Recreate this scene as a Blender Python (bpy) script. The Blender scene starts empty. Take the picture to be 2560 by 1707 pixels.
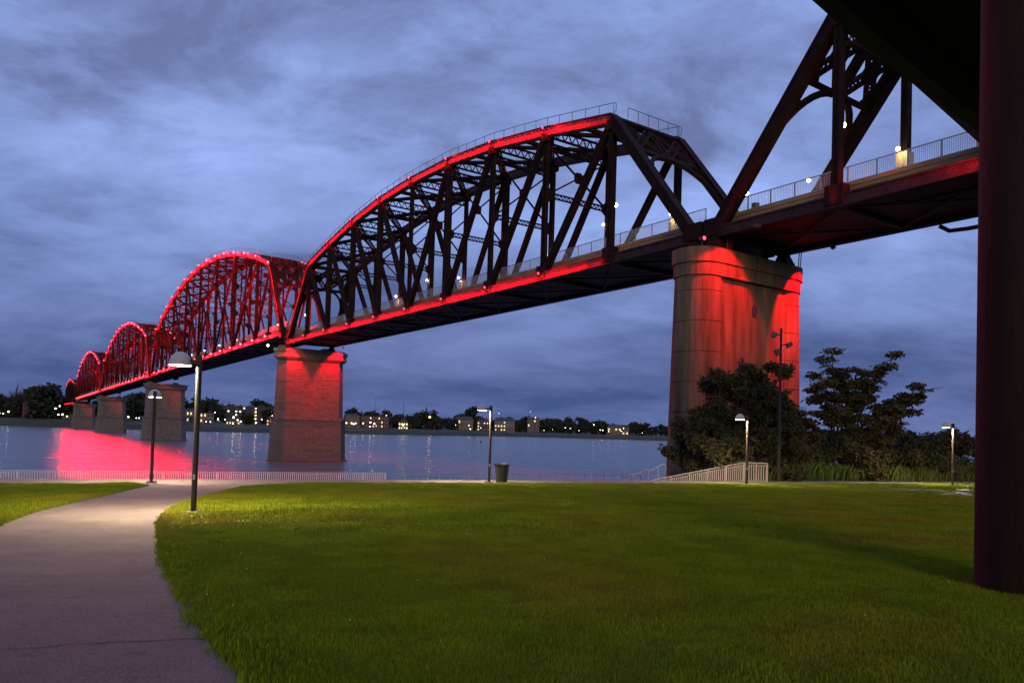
import bpy, math, random
from mathutils import Vector, Matrix, noise
R = math.radians
random.seed(7)
scene = bpy.context.scene
col = scene.collection

# ------------------------------------------------------------------ camera
CAMZ = 1.65
cam_d = bpy.data.cameras.new('camera'); cam = bpy.data.objects.new('camera', cam_d); col.objects.link(cam)
cam_d.sensor_width = 36.0; cam_d.lens = 26.25; cam_d.shift_y = 0.0678
cam_d.clip_start = 0.1; cam_d.clip_end = 20000
cam.matrix_world = Matrix.Translation((0, 0, CAMZ)) @ (Matrix.Rotation(math.pi/2 + 0.0272, 4, 'X') @ Matrix.Rotation(0.0295, 4, 'Z'))
scene.camera = cam

# ------------------------------------------------------------------ sky (overcast dusk)
SUN_EL, SUN_ROT = R(12), R(186)
world = bpy.data.worlds.new('World'); scene.world = world; world.use_nodes = True
wt = world.node_tree; wt.nodes.clear(); wl = wt.links.new
def wn(t, **k):
    n = wt.nodes.new(t)
    for a, b in k.items(): setattr(n, a, b)
    return n
def wmath(op, a, b=None, clamp=False):
    n = wn('ShaderNodeMath', operation=op); n.use_clamp = clamp
    for i, v in enumerate((a, b)):
        if v is None: continue
        if isinstance(v, (int, float)): n.inputs[i].default_value = v
        else: wl(v, n.inputs[i])
    return n.outputs[0]
def wmix(fac, a, b):
    n = wn('ShaderNodeMix', data_type='RGBA')
    for i, v in ((0, fac), (6, a), (7, b)):
        if isinstance(v, (int, float)): n.inputs[i].default_value = v
        elif isinstance(v, tuple): n.inputs[i].default_value = (*v, 1)
        else: wl(v, n.inputs[i])
    return n.outputs[2]
def wramp(v, stops):
    n = wn('ShaderNodeValToRGB'); n.color_ramp.interpolation = 'EASE'
    while len(n.color_ramp.elements) < len(stops): n.color_ramp.elements.new(0.5)
    for e, (p, c) in zip(n.color_ramp.elements, stops): e.position = p; e.color = (c, c, c, 1)
    wl(v, n.inputs[0]); return n.outputs[0]
tc = wn('ShaderNodeTexCoord'); sep = wn('ShaderNodeSeparateXYZ'); wl(tc.outputs['Generated'], sep.inputs[0])
zc = wmath('MAXIMUM', sep.outputs[2], 0.0)
den = wmath('ADD', zc, 0.27)
px = wmath('DIVIDE', sep.outputs[0], den); py = wmath('DIVIDE', sep.outputs[1], den)
cmb = wn('ShaderNodeCombineXYZ'); wl(px, cmb.inputs[0]); wl(py, cmb.inputs[1])
mp = wn('ShaderNodeMapping'); mp.inputs['Rotation'].default_value = (0, 0, R(-42)); mp.inputs['Scale'].default_value = (1.05, 1.45, 1); mp.inputs['Location'].default_value = (3.1, 1.7, 0)
wl(cmb.outputs[0], mp.inputs[0])
def wnoise(scale, detail, rough, dist):
    n = wn('ShaderNodeTexNoise'); n.inputs['Scale'].default_value = scale; n.inputs['Detail'].default_value = detail
    n.inputs['Roughness'].default_value = rough; n.inputs['Distortion'].default_value = dist
    wl(mp.outputs[0], n.inputs['Vector']); return n.outputs[0]
big = wramp(wnoise(0.75, 6, 0.52, 0.3), [(0.38, 0), (0.60, 1)])
fine = wramp(wnoise(3.2, 10, 0.64, 0.35), [(0.38, 0), (0.62, 1)])
streak = wramp(wnoise(1.5, 10, 0.62, 0.6), [(0.40, 0), (0.66, 1)])
cl = wmath('ADD', wmath('MULTIPLY', big, 0.50), wmath('ADD', wmath('MULTIPLY', fine, 0.24), wmath('MULTIPLY', streak, 0.34)))
sky = wn('ShaderNodeTexSky'); sky.sky_type = 'NISHITA'; sky.sun_disc = False
sky.sun_elevation = SUN_EL; sky.sun_rotation = SUN_ROT; sky.dust_density = 0.6; sky.ozone_density = 4.0
gap = wmix(0.01, (0.345, 0.485, 0.96), sky.outputs[0])
hi = wmix(cl, gap, (0.130, 0.166, 0.345))
low = wmix(cl, (0.125, 0.165, 0.365), (0.052, 0.084, 0.225))
elev = wramp(zc, [(0.03, 0), (0.40, 1)])
skycol = wmix(elev, low, hi)
bg = wn('ShaderNodeBackground'); wl(skycol, bg.inputs[0]); bg.inputs[1].default_value = 1.14
wo = wn('ShaderNodeOutputWorld'); wl(bg.outputs[0], wo.inputs[0])
# added sun lamp: warm fill for unseen flood and city light behind the camera
sun_d = bpy.data.lights.new('sun', 'SUN'); sun_d.energy = 0.95; sun_d.angle = R(18); sun_d.color = (1, 0.74, 0.40)
sun = bpy.data.objects.new('sun', sun_d); col.objects.link(sun)
sun.rotation_euler = (R(78), 0, R(6))

vs = scene.view_settings; vs.view_transform = 'Standard'; vs.look = 'None'; vs.gamma = 1; vs.exposure = 0.0; vs.use_curve_mapping = False
scene.cycles.use_denoising = True
try: scene.cycles.denoiser = 'OPENIMAGEDENOISE'
except Exception: pass
scene.cycles.max_bounces = 5; scene.cycles.diffuse_bounces = 2; scene.cycles.glossy_bounces = 3
scene.cycles.caustics_reflective = False; scene.cycles.caustics_refractive = False
scene.cycles.sample_clamp_indirect = 4.0; scene.cycles.use_light_tree = True
RED = (1.0, 0.003, 0.009)

# ------------------------------------------------------------------ helpers
def M(name, c, rough=0.6, c2=None, scale=3.0, bump=0.0, bscale=None, metal=0.0, spec=0.5, emit=None, estr=0, detail=6, thr=(0.35, 0.65), stretch=None, cfac=1.0):
    m = bpy.data.materials.new(name); m.use_nodes = True; nt = m.node_tree; b = nt.nodes['Principled BSDF']; L = nt.links.new
    b.inputs['Base Color'].default_value = (*c, 1); b.inputs['Roughness'].default_value = rough; b.inputs['Metallic'].default_value = metal
    b.inputs['Specular IOR Level'].default_value = spec
    if emit: b.inputs['Emission Color'].default_value = (*emit, 1); b.inputs['Emission Strength'].default_value = estr
    if c2 or bump:
        t = nt.nodes.new('ShaderNodeTexCoord'); src = t.outputs['Object']
        if stretch:
            q = nt.nodes.new('ShaderNodeMapping'); q.inputs['Scale'].default_value = stretch; L(src, q.inputs[0]); src = q.outputs[0]
    if c2:
        n = nt.nodes.new('ShaderNodeTexNoise'); n.inputs['Scale'].default_value = scale; n.inputs['Detail'].default_value = detail; n.inputs['Roughness'].default_value = 0.62
        L(src, n.inputs['Vector'])
        r = nt.nodes.new('ShaderNodeValToRGB'); r.color_ramp.elements[0].position = thr[0]; r.color_ramp.elements[1].position = thr[1]
        r.color_ramp.elements[0].color = (*c, 1); r.color_ramp.elements[1].color = (*c2, 1)
        L(n.outputs[0], r.inputs[0]); L(r.outputs[0], b.inputs['Base Color'])
    if bump:
        n2 = nt.nodes.new('ShaderNodeTexNoise'); n2.inputs['Scale'].default_value = bscale or scale*4; n2.inputs['Detail'].default_value = 5
        L(src, n2.inputs['Vector'])
        bp = nt.nodes.new('ShaderNodeBump'); bp.inputs['Strength'].default_value = bump; bp.inputs['Distance'].default_value = 0.05
        L(n2.outputs[0], bp.inputs['Height']); L(bp.outputs[0], b.inputs['Normal'])
    return m

def link(o, parent=None):
    col.objects.link(o)
    if parent is not None: o.parent = parent
    return o
def empty(name, loc=(0, 0, 0), rz=0, parent=None):
    o = bpy.data.objects.new(name, None); o.empty_display_size = 0.3
    o.location = loc; o.rotation_euler = (0, 0, rz); return link(o, parent)
def tag(o, label=None, cat=None, group=None, kind=None):
    if label: o['label'] = label
    if cat: o['category'] = cat
    if group: o['group'] = group
    if kind: o['kind'] = kind
    return o
def kids(o): return [c for c in col.objects if c.parent == o]
def copy_tree(o, parent=None, tbl=None):
    if tbl is None:
        tbl = {}
        for c in col.objects:
            if c.parent: tbl.setdefault(c.parent.name, []).append(c)
    c = o.copy(); col.objects.link(c); c.parent = parent
    for ch in tbl.get(o.name, []): copy_tree(ch, c, tbl)
    return c

class MB:
    def __init__(s): s.v = []; s.f = []; s.sm = False
    def add(s, vs, fs):
        b = len(s.v); s.v += [tuple(v) for v in vs]; s.f += [tuple(b+i for i in f) for f in fs]; return s
    def box(s, c, sz, rot=None):
        hx, hy, hz = sz[0]/2, sz[1]/2, sz[2]/2; c = Vector(c)
        vs = [Vector((x, y, z)) for x in (-hx, hx) for y in (-hy, hy) for z in (-hz, hz)]
        if rot is not None: vs = [rot @ v for v in vs]
        return s.add([v+c for v in vs], [(0, 1, 3, 2), (4, 6, 7, 5), (0, 4, 5, 1), (2, 3, 7, 6), (0, 2, 6, 4), (1, 5, 7, 3)])
    def beam(s, p, q, w, d, side=(1, 0, 0)):
        p = Vector(p); q = Vector(q); t = (q-p).normalized(); sd = Vector(side); sd = (sd - t*sd.dot(t))
        if sd.length < 1e-4: sd = t.orthogonal()
        sd.normalize(); n = t.cross(sd)
        vs = []
        for a in (p, q):
            for i, j in ((-1, -1), (1, -1), (1, 1), (-1, 1)): vs.append(a + sd*(i*w/2) + n*(j*d/2))
        return s.add(vs, [(3, 2, 1, 0), (4, 5, 6, 7), (0, 1, 5, 4), (1, 2, 6, 5), (2, 3, 7, 6), (3, 0, 4, 7)])
    def tube(s, pts, r, n=8, r2=None, cap=True):
        pts = [Vector(p) for p in pts]; k = len(pts); rings = []
        if r2 is None: r2 = r
        up = None
        for i, p in enumerate(pts):
            t = (pts[min(i+1, k-1)] - pts[max(i-1, 0)]).normalized()
            if up is None: up = t.orthogonal().normalized()
            up = (up - t*up.dot(t)).normalized(); sd = t.cross(up); rr = r + (r2-r)*i/max(1, k-1)
            rings.append([p + (up*math.cos(a) + sd*math.sin(a))*rr for a in (2*math.pi*j/n for j in range(n))])
        vs = [v for g in rings for v in g]; fs = []
        for i in range(k-1):
            for j in range(n): fs.append((i*n+j, i*n+(j+1) % n, (i+1)*n+(j+1) % n, (i+1)*n+j))
        if cap: fs.append(tuple(range(n))[::-1]); fs.append(tuple((k-1)*n+j for j in range(n)))
        return s.add(vs, fs)
    def lathe(s, prof, n=16, c=(0, 0, 0), cap=True):
        vs = []; fs = []; k = len(prof)
        for (r, z) in prof:
            for j in range(n): a = 2*math.pi*j/n; vs.append((c[0]+r*math.cos(a), c[1]+r*math.sin(a), c[2]+z))
        for i in range(k-1):
            for j in range(n): fs.append((i*n+j, i*n+(j+1) % n, (i+1)*n+(j+1) % n, (i+1)*n+j))
        if cap: fs.append(tuple(range(n))[::-1]); fs.append(tuple((k-1)*n+j for j in range(n)))
        return s.add(vs, fs)
    def prism(s, poly, z0, z1, top=None):
        n = len(poly); top = top or poly
        vs = [(x, y, z0) for x, y in poly] + [(x, y, z1) for x, y in top]
        return s.add(vs, [tuple(range(n))[::-1], tuple(range(n, 2*n))] + [(i, (i+1) % n, n+(i+1) % n, n+i) for i in range(n)])
    def mesh(s, name, mat=None):
        me = bpy.data.meshes.new(name); me.from_pydata(s.v, [], s.f)
        if s.sm: me.polygons.foreach_set('use_smooth', [True]*len(me.polygons))
        if mat: me.materials.append(mat)
        me.update(); return me
    def build(s, name, mat, parent=None):
        return link(bpy.data.objects.new(name, s.mesh(name, mat)), parent)
def inst(name, me, parent, loc=(0, 0, 0), rot=None, scale=None):
    o = bpy.data.objects.new(name, me); o.location = loc
    if rot is not None: o.rotation_euler = rot
    if scale is not None: o.scale = scale
    return link(o, parent)
def spot(parent, loc, target, power, cone, color=RED, radius=0.15, blend=0.8, name='lamp_beam'):
    d = bpy.data.lights.new(name, 'SPOT'); d.energy = power; d.color = color; d.spot_size = R(cone); d.spot_blend = blend; d.shadow_soft_size = radius
    o = bpy.data.objects.new(name, d); link(o, parent); o.location = loc
    dv = Vector(target) - Vector(loc); o.rotation_euler = dv.to_track_quat('-Z', 'Y').to_euler(); return o
def point(parent, loc, power, color, radius=0.1, name='lamp_glow'):
    d = bpy.data.lights.new(name, 'POINT'); d.energy = power; d.color = color; d.shadow_soft_size = radius
    o = bpy.data.objects.new(name, d); link(o, parent); o.location = loc; return o

# ------------------------------------------------------------------ materials
m_steel = M('rusty dark bridge steel', (0.024, 0.011, 0.009), 0.7, (0.013, 0.007, 0.006), 1.2, 0.25, 9, spec=0.05)
m_steel2 = M('riveted chord steel', (0.045, 0.022, 0.021), 0.6, (0.022, 0.012, 0.012), 1.5, 0.5, 7, spec=0.12)
m_under = M('sooty floor steel', (0.028, 0.020, 0.020), 0.7, (0.016, 0.012, 0.012), 1.0)
m_fascia = M('weathered timber fascia', (0.34, 0.19, 0.075), 0.8, (0.20, 0.105, 0.04), 1.3, 0.3, 10, stretch=(3, 0.4, 3))
m_deck = M('grey walkway concrete', (0.30, 0.29, 0.27), 0.85, (0.24, 0.23, 0.22), 2)
m_rail = M('brushed railing steel', (0.34, 0.33, 0.34), 0.42, metal=0.4)
m_raild = M('dark catwalk handrail', (0.055, 0.055, 0.065), 0.5)
m_stone = M('weathered limestone', (0.165, 0.132, 0.112), 0.95, (0.100, 0.080, 0.068), 0.9, 0.6, 6)
m_stone2 = M('stained limestone', (0.155, 0.122, 0.10), 0.95, (0.085, 0.066, 0.056), 0.7, 0.6, 6)
m_mortar = M('dark mortar joint', (0.07, 0.055, 0.05), 0.95)
m_conc = M('old pier concrete', (0.165, 0.122, 0.075), 0.92, (0.050, 0.033, 0.022), 0.9, 0.7, 4, stretch=(1, 1, 0.16), thr=(0.30, 0.72), detail=10, spec=0.2)
m_concd = M('dark ramp concrete', (0.045, 0.040, 0.038), 0.9, (0.030, 0.027, 0.026), 0.8)  # near-black grey with slight mottling
m_column = M('dark painted ramp column', (0.052, 0.028, 0.026), 0.8, (0.030, 0.016, 0.017), 1.6, 0.3, 14, spec=0.2, stretch=(1, 1, 0.2), detail=10)
m_red = M('red lamp lens', (0.3, 0.02, 0.02), 0.4, emit=(1, 0.03, 0.05), estr=7)
m_white = M('white lamp lens', (0.8, 0.8, 0.75), 0.4, emit=(1, 0.80, 0.42), estr=30)
m_house = M('lamp housing', (0.03, 0.03, 0.032), 0.5)
m_pole = M('bronze lamp pole', (0.026, 0.020, 0.015), 0.55, (0.020, 0.016, 0.012), 4, spec=0.3)
m_dome = M('beige lamp shade', (0.46, 0.40, 0.32), 0.5)
m_bulb = M('lamp diffuser', (0.8, 0.8, 0.8), 0.5, emit=(1, 0.83, 0.55), estr=2000)
def asphalt():
    m = bpy.data.materials.new('worn asphalt'); m.use_nodes = True; nt = m.node_tree; L = nt.links.new; b = nt.nodes['Principled BSDF']
    b.inputs['Roughness'].default_value = 0.92; b.inputs['Specular IOR Level'].default_value = 0.2
    t = nt.nodes.new('ShaderNodeTexCoord')
    def nz(sc, det, a, c, p0, p1):
        n = nt.nodes.new('ShaderNodeTexNoise'); n.inputs['Scale'].default_value = sc; n.inputs['Detail'].default_value = det; n.inputs['Roughness'].default_value = 0.7; L(t.outputs['Object'], n.inputs['Vector'])
        r = nt.nodes.new('ShaderNodeValToRGB'); r.color_ramp.elements[0].position = p0; r.color_ramp.elements[1].position = p1; r.color_ramp.elements[0].color = (*a, 1); r.color_ramp.elements[1].color = (*c, 1); L(n.outputs[0], r.inputs[0]); return r.outputs[0], n.outputs[0]
    base, _ = nz(0.7, 6, (0.126, 0.098, 0.083), (0.198, 0.156, 0.133), 0.3, 0.7)
    grain, gh = nz(48, 8, (0.45, 0.45, 0.45), (1.5, 1.48, 1.46), 0.30, 0.72)
    dark, _ = nz(2.6, 9, (0.62, 0.6, 0.62), (1, 1, 1), 0.30, 0.42)
    mx = nt.nodes.new('ShaderNodeMix'); mx.data_type = 'RGBA'; mx.blend_type = 'MULTIPLY'; mx.inputs[0].default_value = 1; L(base, mx.inputs[6]); L(grain, mx.inputs[7])
    m2 = nt.nodes.new('ShaderNodeMix'); m2.data_type = 'RGBA'; m2.blend_type = 'MULTIPLY'; m2.inputs[0].default_value = 1; L(mx.outputs[2], m2.inputs[6]); L(dark, m2.inputs[7])
    vo = nt.nodes.new('ShaderNodeTexVoronoi'); vo.inputs['Scale'].default_value = 26; L(t.outputs['Object'], vo.inputs['Vector'])
    lt = nt.nodes.new('ShaderNodeMath'); lt.operation = 'LESS_THAN'; lt.inputs[1].default_value = 0.16; L(vo.outputs['Distance'], lt.inputs[0])
    wn_ = nt.nodes.new('ShaderNodeTexWhiteNoise'); L(vo.outputs['Position'], wn_.inputs['Vector']); g2 = nt.nodes.new('ShaderNodeMath'); g2.operation = 'GREATER_THAN'; g2.inputs[1].default_value = 0.94; L(wn_.outputs[0], g2.inputs[0])
    mu = nt.nodes.new('ShaderNodeMath'); mu.operation = 'MULTIPLY'; L(lt.outputs[0], mu.inputs[0]); L(g2.outputs[0], mu.inputs[1])
    m3 = nt.nodes.new('ShaderNodeMix'); m3.data_type = 'RGBA'; L(mu.outputs[0], m3.inputs[0]); L(m2.outputs[2], m3.inputs[6]); m3.inputs[7].default_value = (0.33, 0.28, 0.26, 1)
    L(m3.outputs[2], b.inputs['Base Color'])
    bp = nt.nodes.new('ShaderNodeBump'); bp.inputs['Strength'].default_value = 0.9; bp.inputs['Distance'].default_value = 0.012; L(gh, bp.inputs['Height']); L(bp.outputs[0], b.inputs['Normal'])
    return m
m_asph = asphalt()
m_prom = M('pale promenade concrete', (0.17, 0.132, 0.105), 0.85, (0.12, 0.094, 0.08), 0.8, 0.2, 40)
m_soil = M('dry soil bank', (0.055, 0.043, 0.028), 0.95, (0.04, 0.045, 0.02), 0.4, 0.3, 5)
m_lawn = M('lawn turf', (0.110, 0.128, 0.006), 0.95, (0.15, 0.105, 0.016), 0.16, 0.8, 60, detail=10, thr=(0.48, 0.74), spec=0.05)
m_fbank = M('far bank grass', (0.026, 0.034, 0.012), 0.95, (0.045, 0.038, 0.026), 0.03)
m_galv = M('pale painted railing', (0.25, 0.20, 0.185), 0.55)
m_black = M('black bin steel', (0.02, 0.018, 0.016), 0.45)
m_bark = M('bark', (0.06, 0.045, 0.035), 0.9, (0.035, 0.027, 0.022), 6)
def leafmat(name, c, c2):
    m = M(name, c, 0.75, c2, 0.9, spec=0.25); return m
m_leafA = leafmat('shrub leaves', (0.080, 0.058, 0.020), (0.042, 0.046, 0.013))
m_leafB = leafmat('sumac leaves', (0.075, 0.070, 0.018), (0.115, 0.070, 0.024))
m_leafF = leafmat('far tree leaves', (0.030, 0.038, 0.020), (0.018, 0.026, 0.014))
m_weed = leafmat('weed leaves', (0.085, 0.12, 0.014), (0.055, 0.075, 0.010))

# grass blade material
def grassmat(name, a, b):
    m = bpy.data.materials.new(name); m.use_nodes = True; nt = m.node_tree; L = nt.links.new; p = nt.nodes['Principled BSDF']
    p.inputs['Roughness'].default_value = 0.7; p.inputs['Specular IOR Level'].default_value = 0.08
    g = nt.nodes.new('ShaderNodeNewGeometry'); n = nt.nodes.new('ShaderNodeTexNoise'); n.inputs['Scale'].default_value = 0.16; n.inputs['Detail'].default_value = 8
    L(g.outputs['Position'], n.inputs['Vector'])
    r = nt.nodes.new('ShaderNodeValToRGB'); r.color_ramp.elements[0].position = 0.48; r.color_ramp.elements[1].position = 0.74
    r.color_ramp.elements[0].color = (*a, 1); r.color_ramp.elements[1].color = (*b, 1); L(n.outputs[0], r.inputs[0])
    h = nt.nodes.new('ShaderNodeHueSaturation'); oi = nt.nodes.new('ShaderNodeObjectInfo')
    mr = nt.nodes.new('ShaderNodeMapRange'); mr.inputs[3].default_value = 0.75; mr.inputs[4].default_value = 1.25
    L(oi.outputs['Random'], mr.inputs[0]); L(mr.outputs[0], h.inputs['Value']); L(r.outputs[0], h.inputs['Color']); L(h.outputs[0], p.inputs['Base Color'])
    return m
m_grass = grassmat('mown grass blades', (0.165, 0.208, 0.006), (0.240, 0.170, 0.016))

# ------------------------------------------------------------------ ground of the park
E_ = Vector((0.9296, 0.3686)); N_ = Vector((-0.3686, 0.9296)); SL = -0.0245
def SH(e, n, z): p = E_*e + N_*n; return (p.x, p.y, z)            # shore frame -> world
def gz(x, y): return SL*(x*N_.x + y*N_.y)
WATER = -6.21
prof = [(-140, -140*SL), (36.0, 36*SL), (36.02, 36*SL-0.45), (44, -1.75), (58, -3.1), (70, -4.05), (76, -4.05), (76.02, -9.0), (80, -12)]
mb = MB(); es = [-400, -120, -60, -20, 0, 20, 60, 120, 400]
for e in es:
    for n, z in prof: mb.v.append(SH(e, n, z))
k = len(prof)
for i in range(len(es)-1):
    for j in range(k-1): mb.f.append((i*k+j, (i+1)*k+j, (i+1)*k+j+1, i*k+j+1))
tag(mb.build('ground', m_soil), kind='structure')

# river
def water_mat():
    m = bpy.data.materials.new('river water'); m.use_nodes = True; nt = m.node_tree; L = nt.links.new; p = nt.nodes['Principled BSDF']
    p.inputs['Base Color'].default_value = (0.135, 0.140, 0.155, 1); p.inputs['Roughness'].default_value = 0.18; p.inputs['IOR'].default_value = 1.33
    p.inputs['Specular IOR Level'].default_value = 0.5
    t = nt.nodes.new('ShaderNodeTexCoord')
    hs = None
    for sc, st, k in ((1.1, (1.0, 1.4, 1), 0.55), (0.30, (1, 1.5, 1), 0.8), (0.09, (0.8, 1.6, 1), 1.0)):
        q = nt.nodes.new('ShaderNodeMapping'); q.inputs['Scale'].default_value = st; q.inputs['Rotation'].default_value = (0, 0, R(20)); L(t.outputs['Object'], q.inputs[0])
        n = nt.nodes.new('ShaderNodeTexNoise'); n.inputs['Scale'].default_value = sc; n.inputs['Detail'].default_value = 3; L(q.outputs[0], n.inputs['Vector'])
        b = nt.nodes.new('ShaderNodeBump'); b.inputs['Strength'].default_value = k; b.inputs['Distance'].default_value = 0.4/sc**0.7
        if hs: L(hs, b.inputs['Normal'])
        L(n.outputs[0], b.inputs['Height']); hs = b.outputs[0]
    L(hs, p.inputs['Normal']); return m
mb = MB(); mb.add([SH(-3000, 75, WATER), SH(3000, 75, WATER), SH(3000, 3500, WATER), SH(-3000, 3500, WATER)], [(0, 1, 2, 3)])
tag(mb.build('river_water', water_mat()), kind='structure')

# ------------------------------------------------------------------ path, lawn, promenade
def smooth(pts, n=8):
    out = []; P = [Vector(p) for p in pts]; P = [P[0]*2-P[1]] + P + [P[-1]*2-P[-2]]
    for i in range(1, len(P)-2):
        for j in range(n):
            t = j/n; a, b, c, d = P[i-1:i+3]
            out.append(0.5*((2*b) + (c-a)*t + (2*a-5*b+4*c-d)*t*t + (3*b-a-3*c+d)*t**3))
    out.append(P[-2]); return out
rpath = smooth([(2.6, -2.0), (0.6, 1.8), (-1.72, 5.1), (-2.8, 6.81), (-3.72, 8.45), (-4.79, 10.41), (-5.85, 12.6), (-6.96, 14.9), (-7.85, 17.2), (-8.6, 19.6), (-9.35, 23.8), (-9.75, 27.4), (-9.4, 29.4), (-8.0, 32.0)])
lpath = smooth([(-2.2, -3.5), (-4.2, 1.0), (-5.6, 4.2), (-6.6, 7.0), (-7.6, 9.6), (-8.6, 12.0), (-9.6, 14.2), (-10.3, 15.9), (-11.15, 18.75), (-12.1, 22.8), (-12.95, 26.1), (-13.4, 27.6), (-15.0, 29.25)])
LAWN_N = 32.75
def G3(v, dz): return (v.x, v.y, gz(v.x, v.y) + dz)
def sheet(name, A, B, dz, mat, nx=1):
    mb = MB(); n = min(len(A), len(B))
    for i in range(n):
        for j in range(nx+1): mb.v.append(G3(A[i].lerp(B[i], j/nx), dz))
    for i in range(n-1):
        for j in range(nx): a = i*(nx+1)+j; mb.f.append((a, a+1, a+nx+2, a+nx+1))
    return mb.build(name, mat)
def resample(P, n):
    L = [0]
    for i in range(1, len(P)): L.append(L[-1] + (P[i]-P[i-1]).length)
    out = []; k = 0
    for i in range(n):
        t = L[-1]*i/(n-1)
        while k < len(L)-2 and L[k+1] < t: k += 1
        out.append(P[k].lerp(P[k+1], (t-L[k])/max(1e-9, L[k+1]-L[k])))
    return out
RP = resample(rpath, 90); LP = resample(lpath, 90)
path = tag(sheet('asphalt_path', LP, RP, 0.012, m_asph, 6), kind='structure')
rnd = random.Random(3)
for i, off in ((9, 0.3), (22, 0.6), (33, -0.4), (44, 0.5), (56, 0.2), (83, 0.0)):      # cracks across the path
    a, b = LP[i], RP[i]; mb = MB(); pts = []
    f0 = rnd.choice((0, 0, 0.25)); f1 = rnd.choice((1, 1, 0.85))
    for j in range(25):
        t = f0 + (f1-f0)*j/24; p = a.lerp(b, t); d = (b-a).normalized(); pts.append(p + Vector((-d.y, d.x))*(off*math.sin(t*2.2) + rnd.uniform(-0.03, 0.03)))
    for j in range(24):
        w = rnd.uniform(0.003, 0.016); p, q = pts[j], pts[j+1]; d = (q-p).normalized(); nn = Vector((-d.y, d.x))*w
        mb.add([G3(p-nn, 0.016), G3(q-nn, 0.016), G3(q+nn, 0.016), G3(p+nn, 0.016)], [(0, 1, 2, 3)])
    mb.build('path_crack', m_mortar, path)
# lawns: right of the path up to the promenade, and left of it
def shore_pt(e, n): p = E_*e + N_*n; return p
mb = MB()
Rr = [p for p in RP]
far = []
for p in Rr:
    e = p.dot(E_); n = min(p.dot(N_), LAWN_N)
    far.append(shore_pt(90, n))
for i, p in enumerate(Rr):
    n = min(p.dot(N_), LAWN_N); a = shore_pt(p.dot(E_), n)
    for j in range(7): q = a.lerp(far[i], (j/6)**1.6); mb.v.append(G3(q, 0.025))
for i in range(len(Rr)-1):
    for j in range(6): a = i*7+j; mb.f.append((a, a+1, a+8, a+7))
tag(mb.build('lawn', m_lawn), kind='structure')
mb = MB()
for i, p in enumerate(LP):
    n = min(p.dot(N_), 31.9); a = shore_pt(p.dot(E_), n); f_ = shore_pt(-70, n)
    for j in range(7): mb.v.append(G3(a.lerp(f_, (j/6)**1.6), 0.025))
for i in range(len(LP)-1):
    for j in range(6): a = i*7+j; mb.f.append((a+1, a, a+7, a+8))
tag(mb.build('lawn', m_lawn), kind='structure')
prom = MB()
prom.add([SH(-150, 31.5, 31.5*SL+0.006), SH(150, 31.5, 31.5*SL+0.006), SH(150, 36.1, 36.1*SL+0.006), SH(-150, 36.1, 36.1*SL+0.006)], [(0, 1, 2, 3)])
prom = tag(prom.build('promenade', m_mortar), kind='structure')
sm = MB(); th = math.atan(SL)
rot = Matrix(((E_.x, N_.x*math.cos(th), 0), (E_.y, N_.y*math.cos(th), 0), (0, math.sin(th), 1)))
sm.box((0, 0, 0), (4.97, 4.35, 0.1), rot); slabm = sm.mesh('slab', m_prom)
for i in range(-16, 17): inst('slab', slabm, prom, SH(i*5+1.3, 33.85, 33.85*SL-0.036))

# ------------------------------------------------------------------ elevated ramp over the camera and its column
ramp = tag(empty('elevated_ramp', (6.5, 9.33, 0)), 'dark elevated ramp passing overhead at the upper right corner', 'ramp')
mb = MB(); ed = []; a0 = 0.832; pth = Vector((5.22, 13.37)) - Vector((math.sin(a0), math.cos(a0)))*0
x, y, a = 5.22, 13.37, a0
fw = []
for i in range(40):
    fw.append((x, y, a)); x += math.sin(a)*1.2; y += math.cos(a)*1.2; a += 1.2/95
bw = []; x, y, a = 5.22, 13.37, a0
for i in range(24):
    bw.append((x, y, a)); x -= math.sin(a)*1.2; y -= math.cos(a)*1.2; a -= 1.2/95
line = bw[:0:-1] + fw
def strip(secs, name, mat):
    mb = MB(); k = len(secs)
    for (x, y, a) in line:
        nx, ny = math.cos(a), -math.sin(a)
        for (o, z) in secs: mb.v.append((x+nx*o-6.5, y+ny*o-9.33, z))
    for i in range(len(line)-1):
        for j in range(k): b = i*k; mb.f.append((b+j, b+(j+1) % k, b+k+(j+1) % k, b+k+j))
    return mb.build(name, mat, ramp)
strip([(0, 9.65), (0.35, 9.65), (0.35, 11.2), (0.3, 12.2), (0, 12.2)], 'edge_girder', m_concd)
strip([(0.36, 10.7), (7.44, 10.7), (7.44, 11.1), (0.36, 11.1)], 'deck_slab', m_concd)
strip([(7.45, 9.65), (7.8, 9.65), (7.8, 12.2), (7.5, 12.2), (7.45, 11.2)], 'edge_girder', m_concd)
strip([(2.4, 9.8), (5.4, 9.8), (5.4, 10.69), (2.4, 10.69)], 'box_girder', m_concd)
mb = MB(); mb.sm = True; mb.lathe([(0.60, -0.6), (0.60, 9.1), (0.60, 9.12), (1.0, 9.79)], 40); mb.build('column', m_column, ramp)

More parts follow.
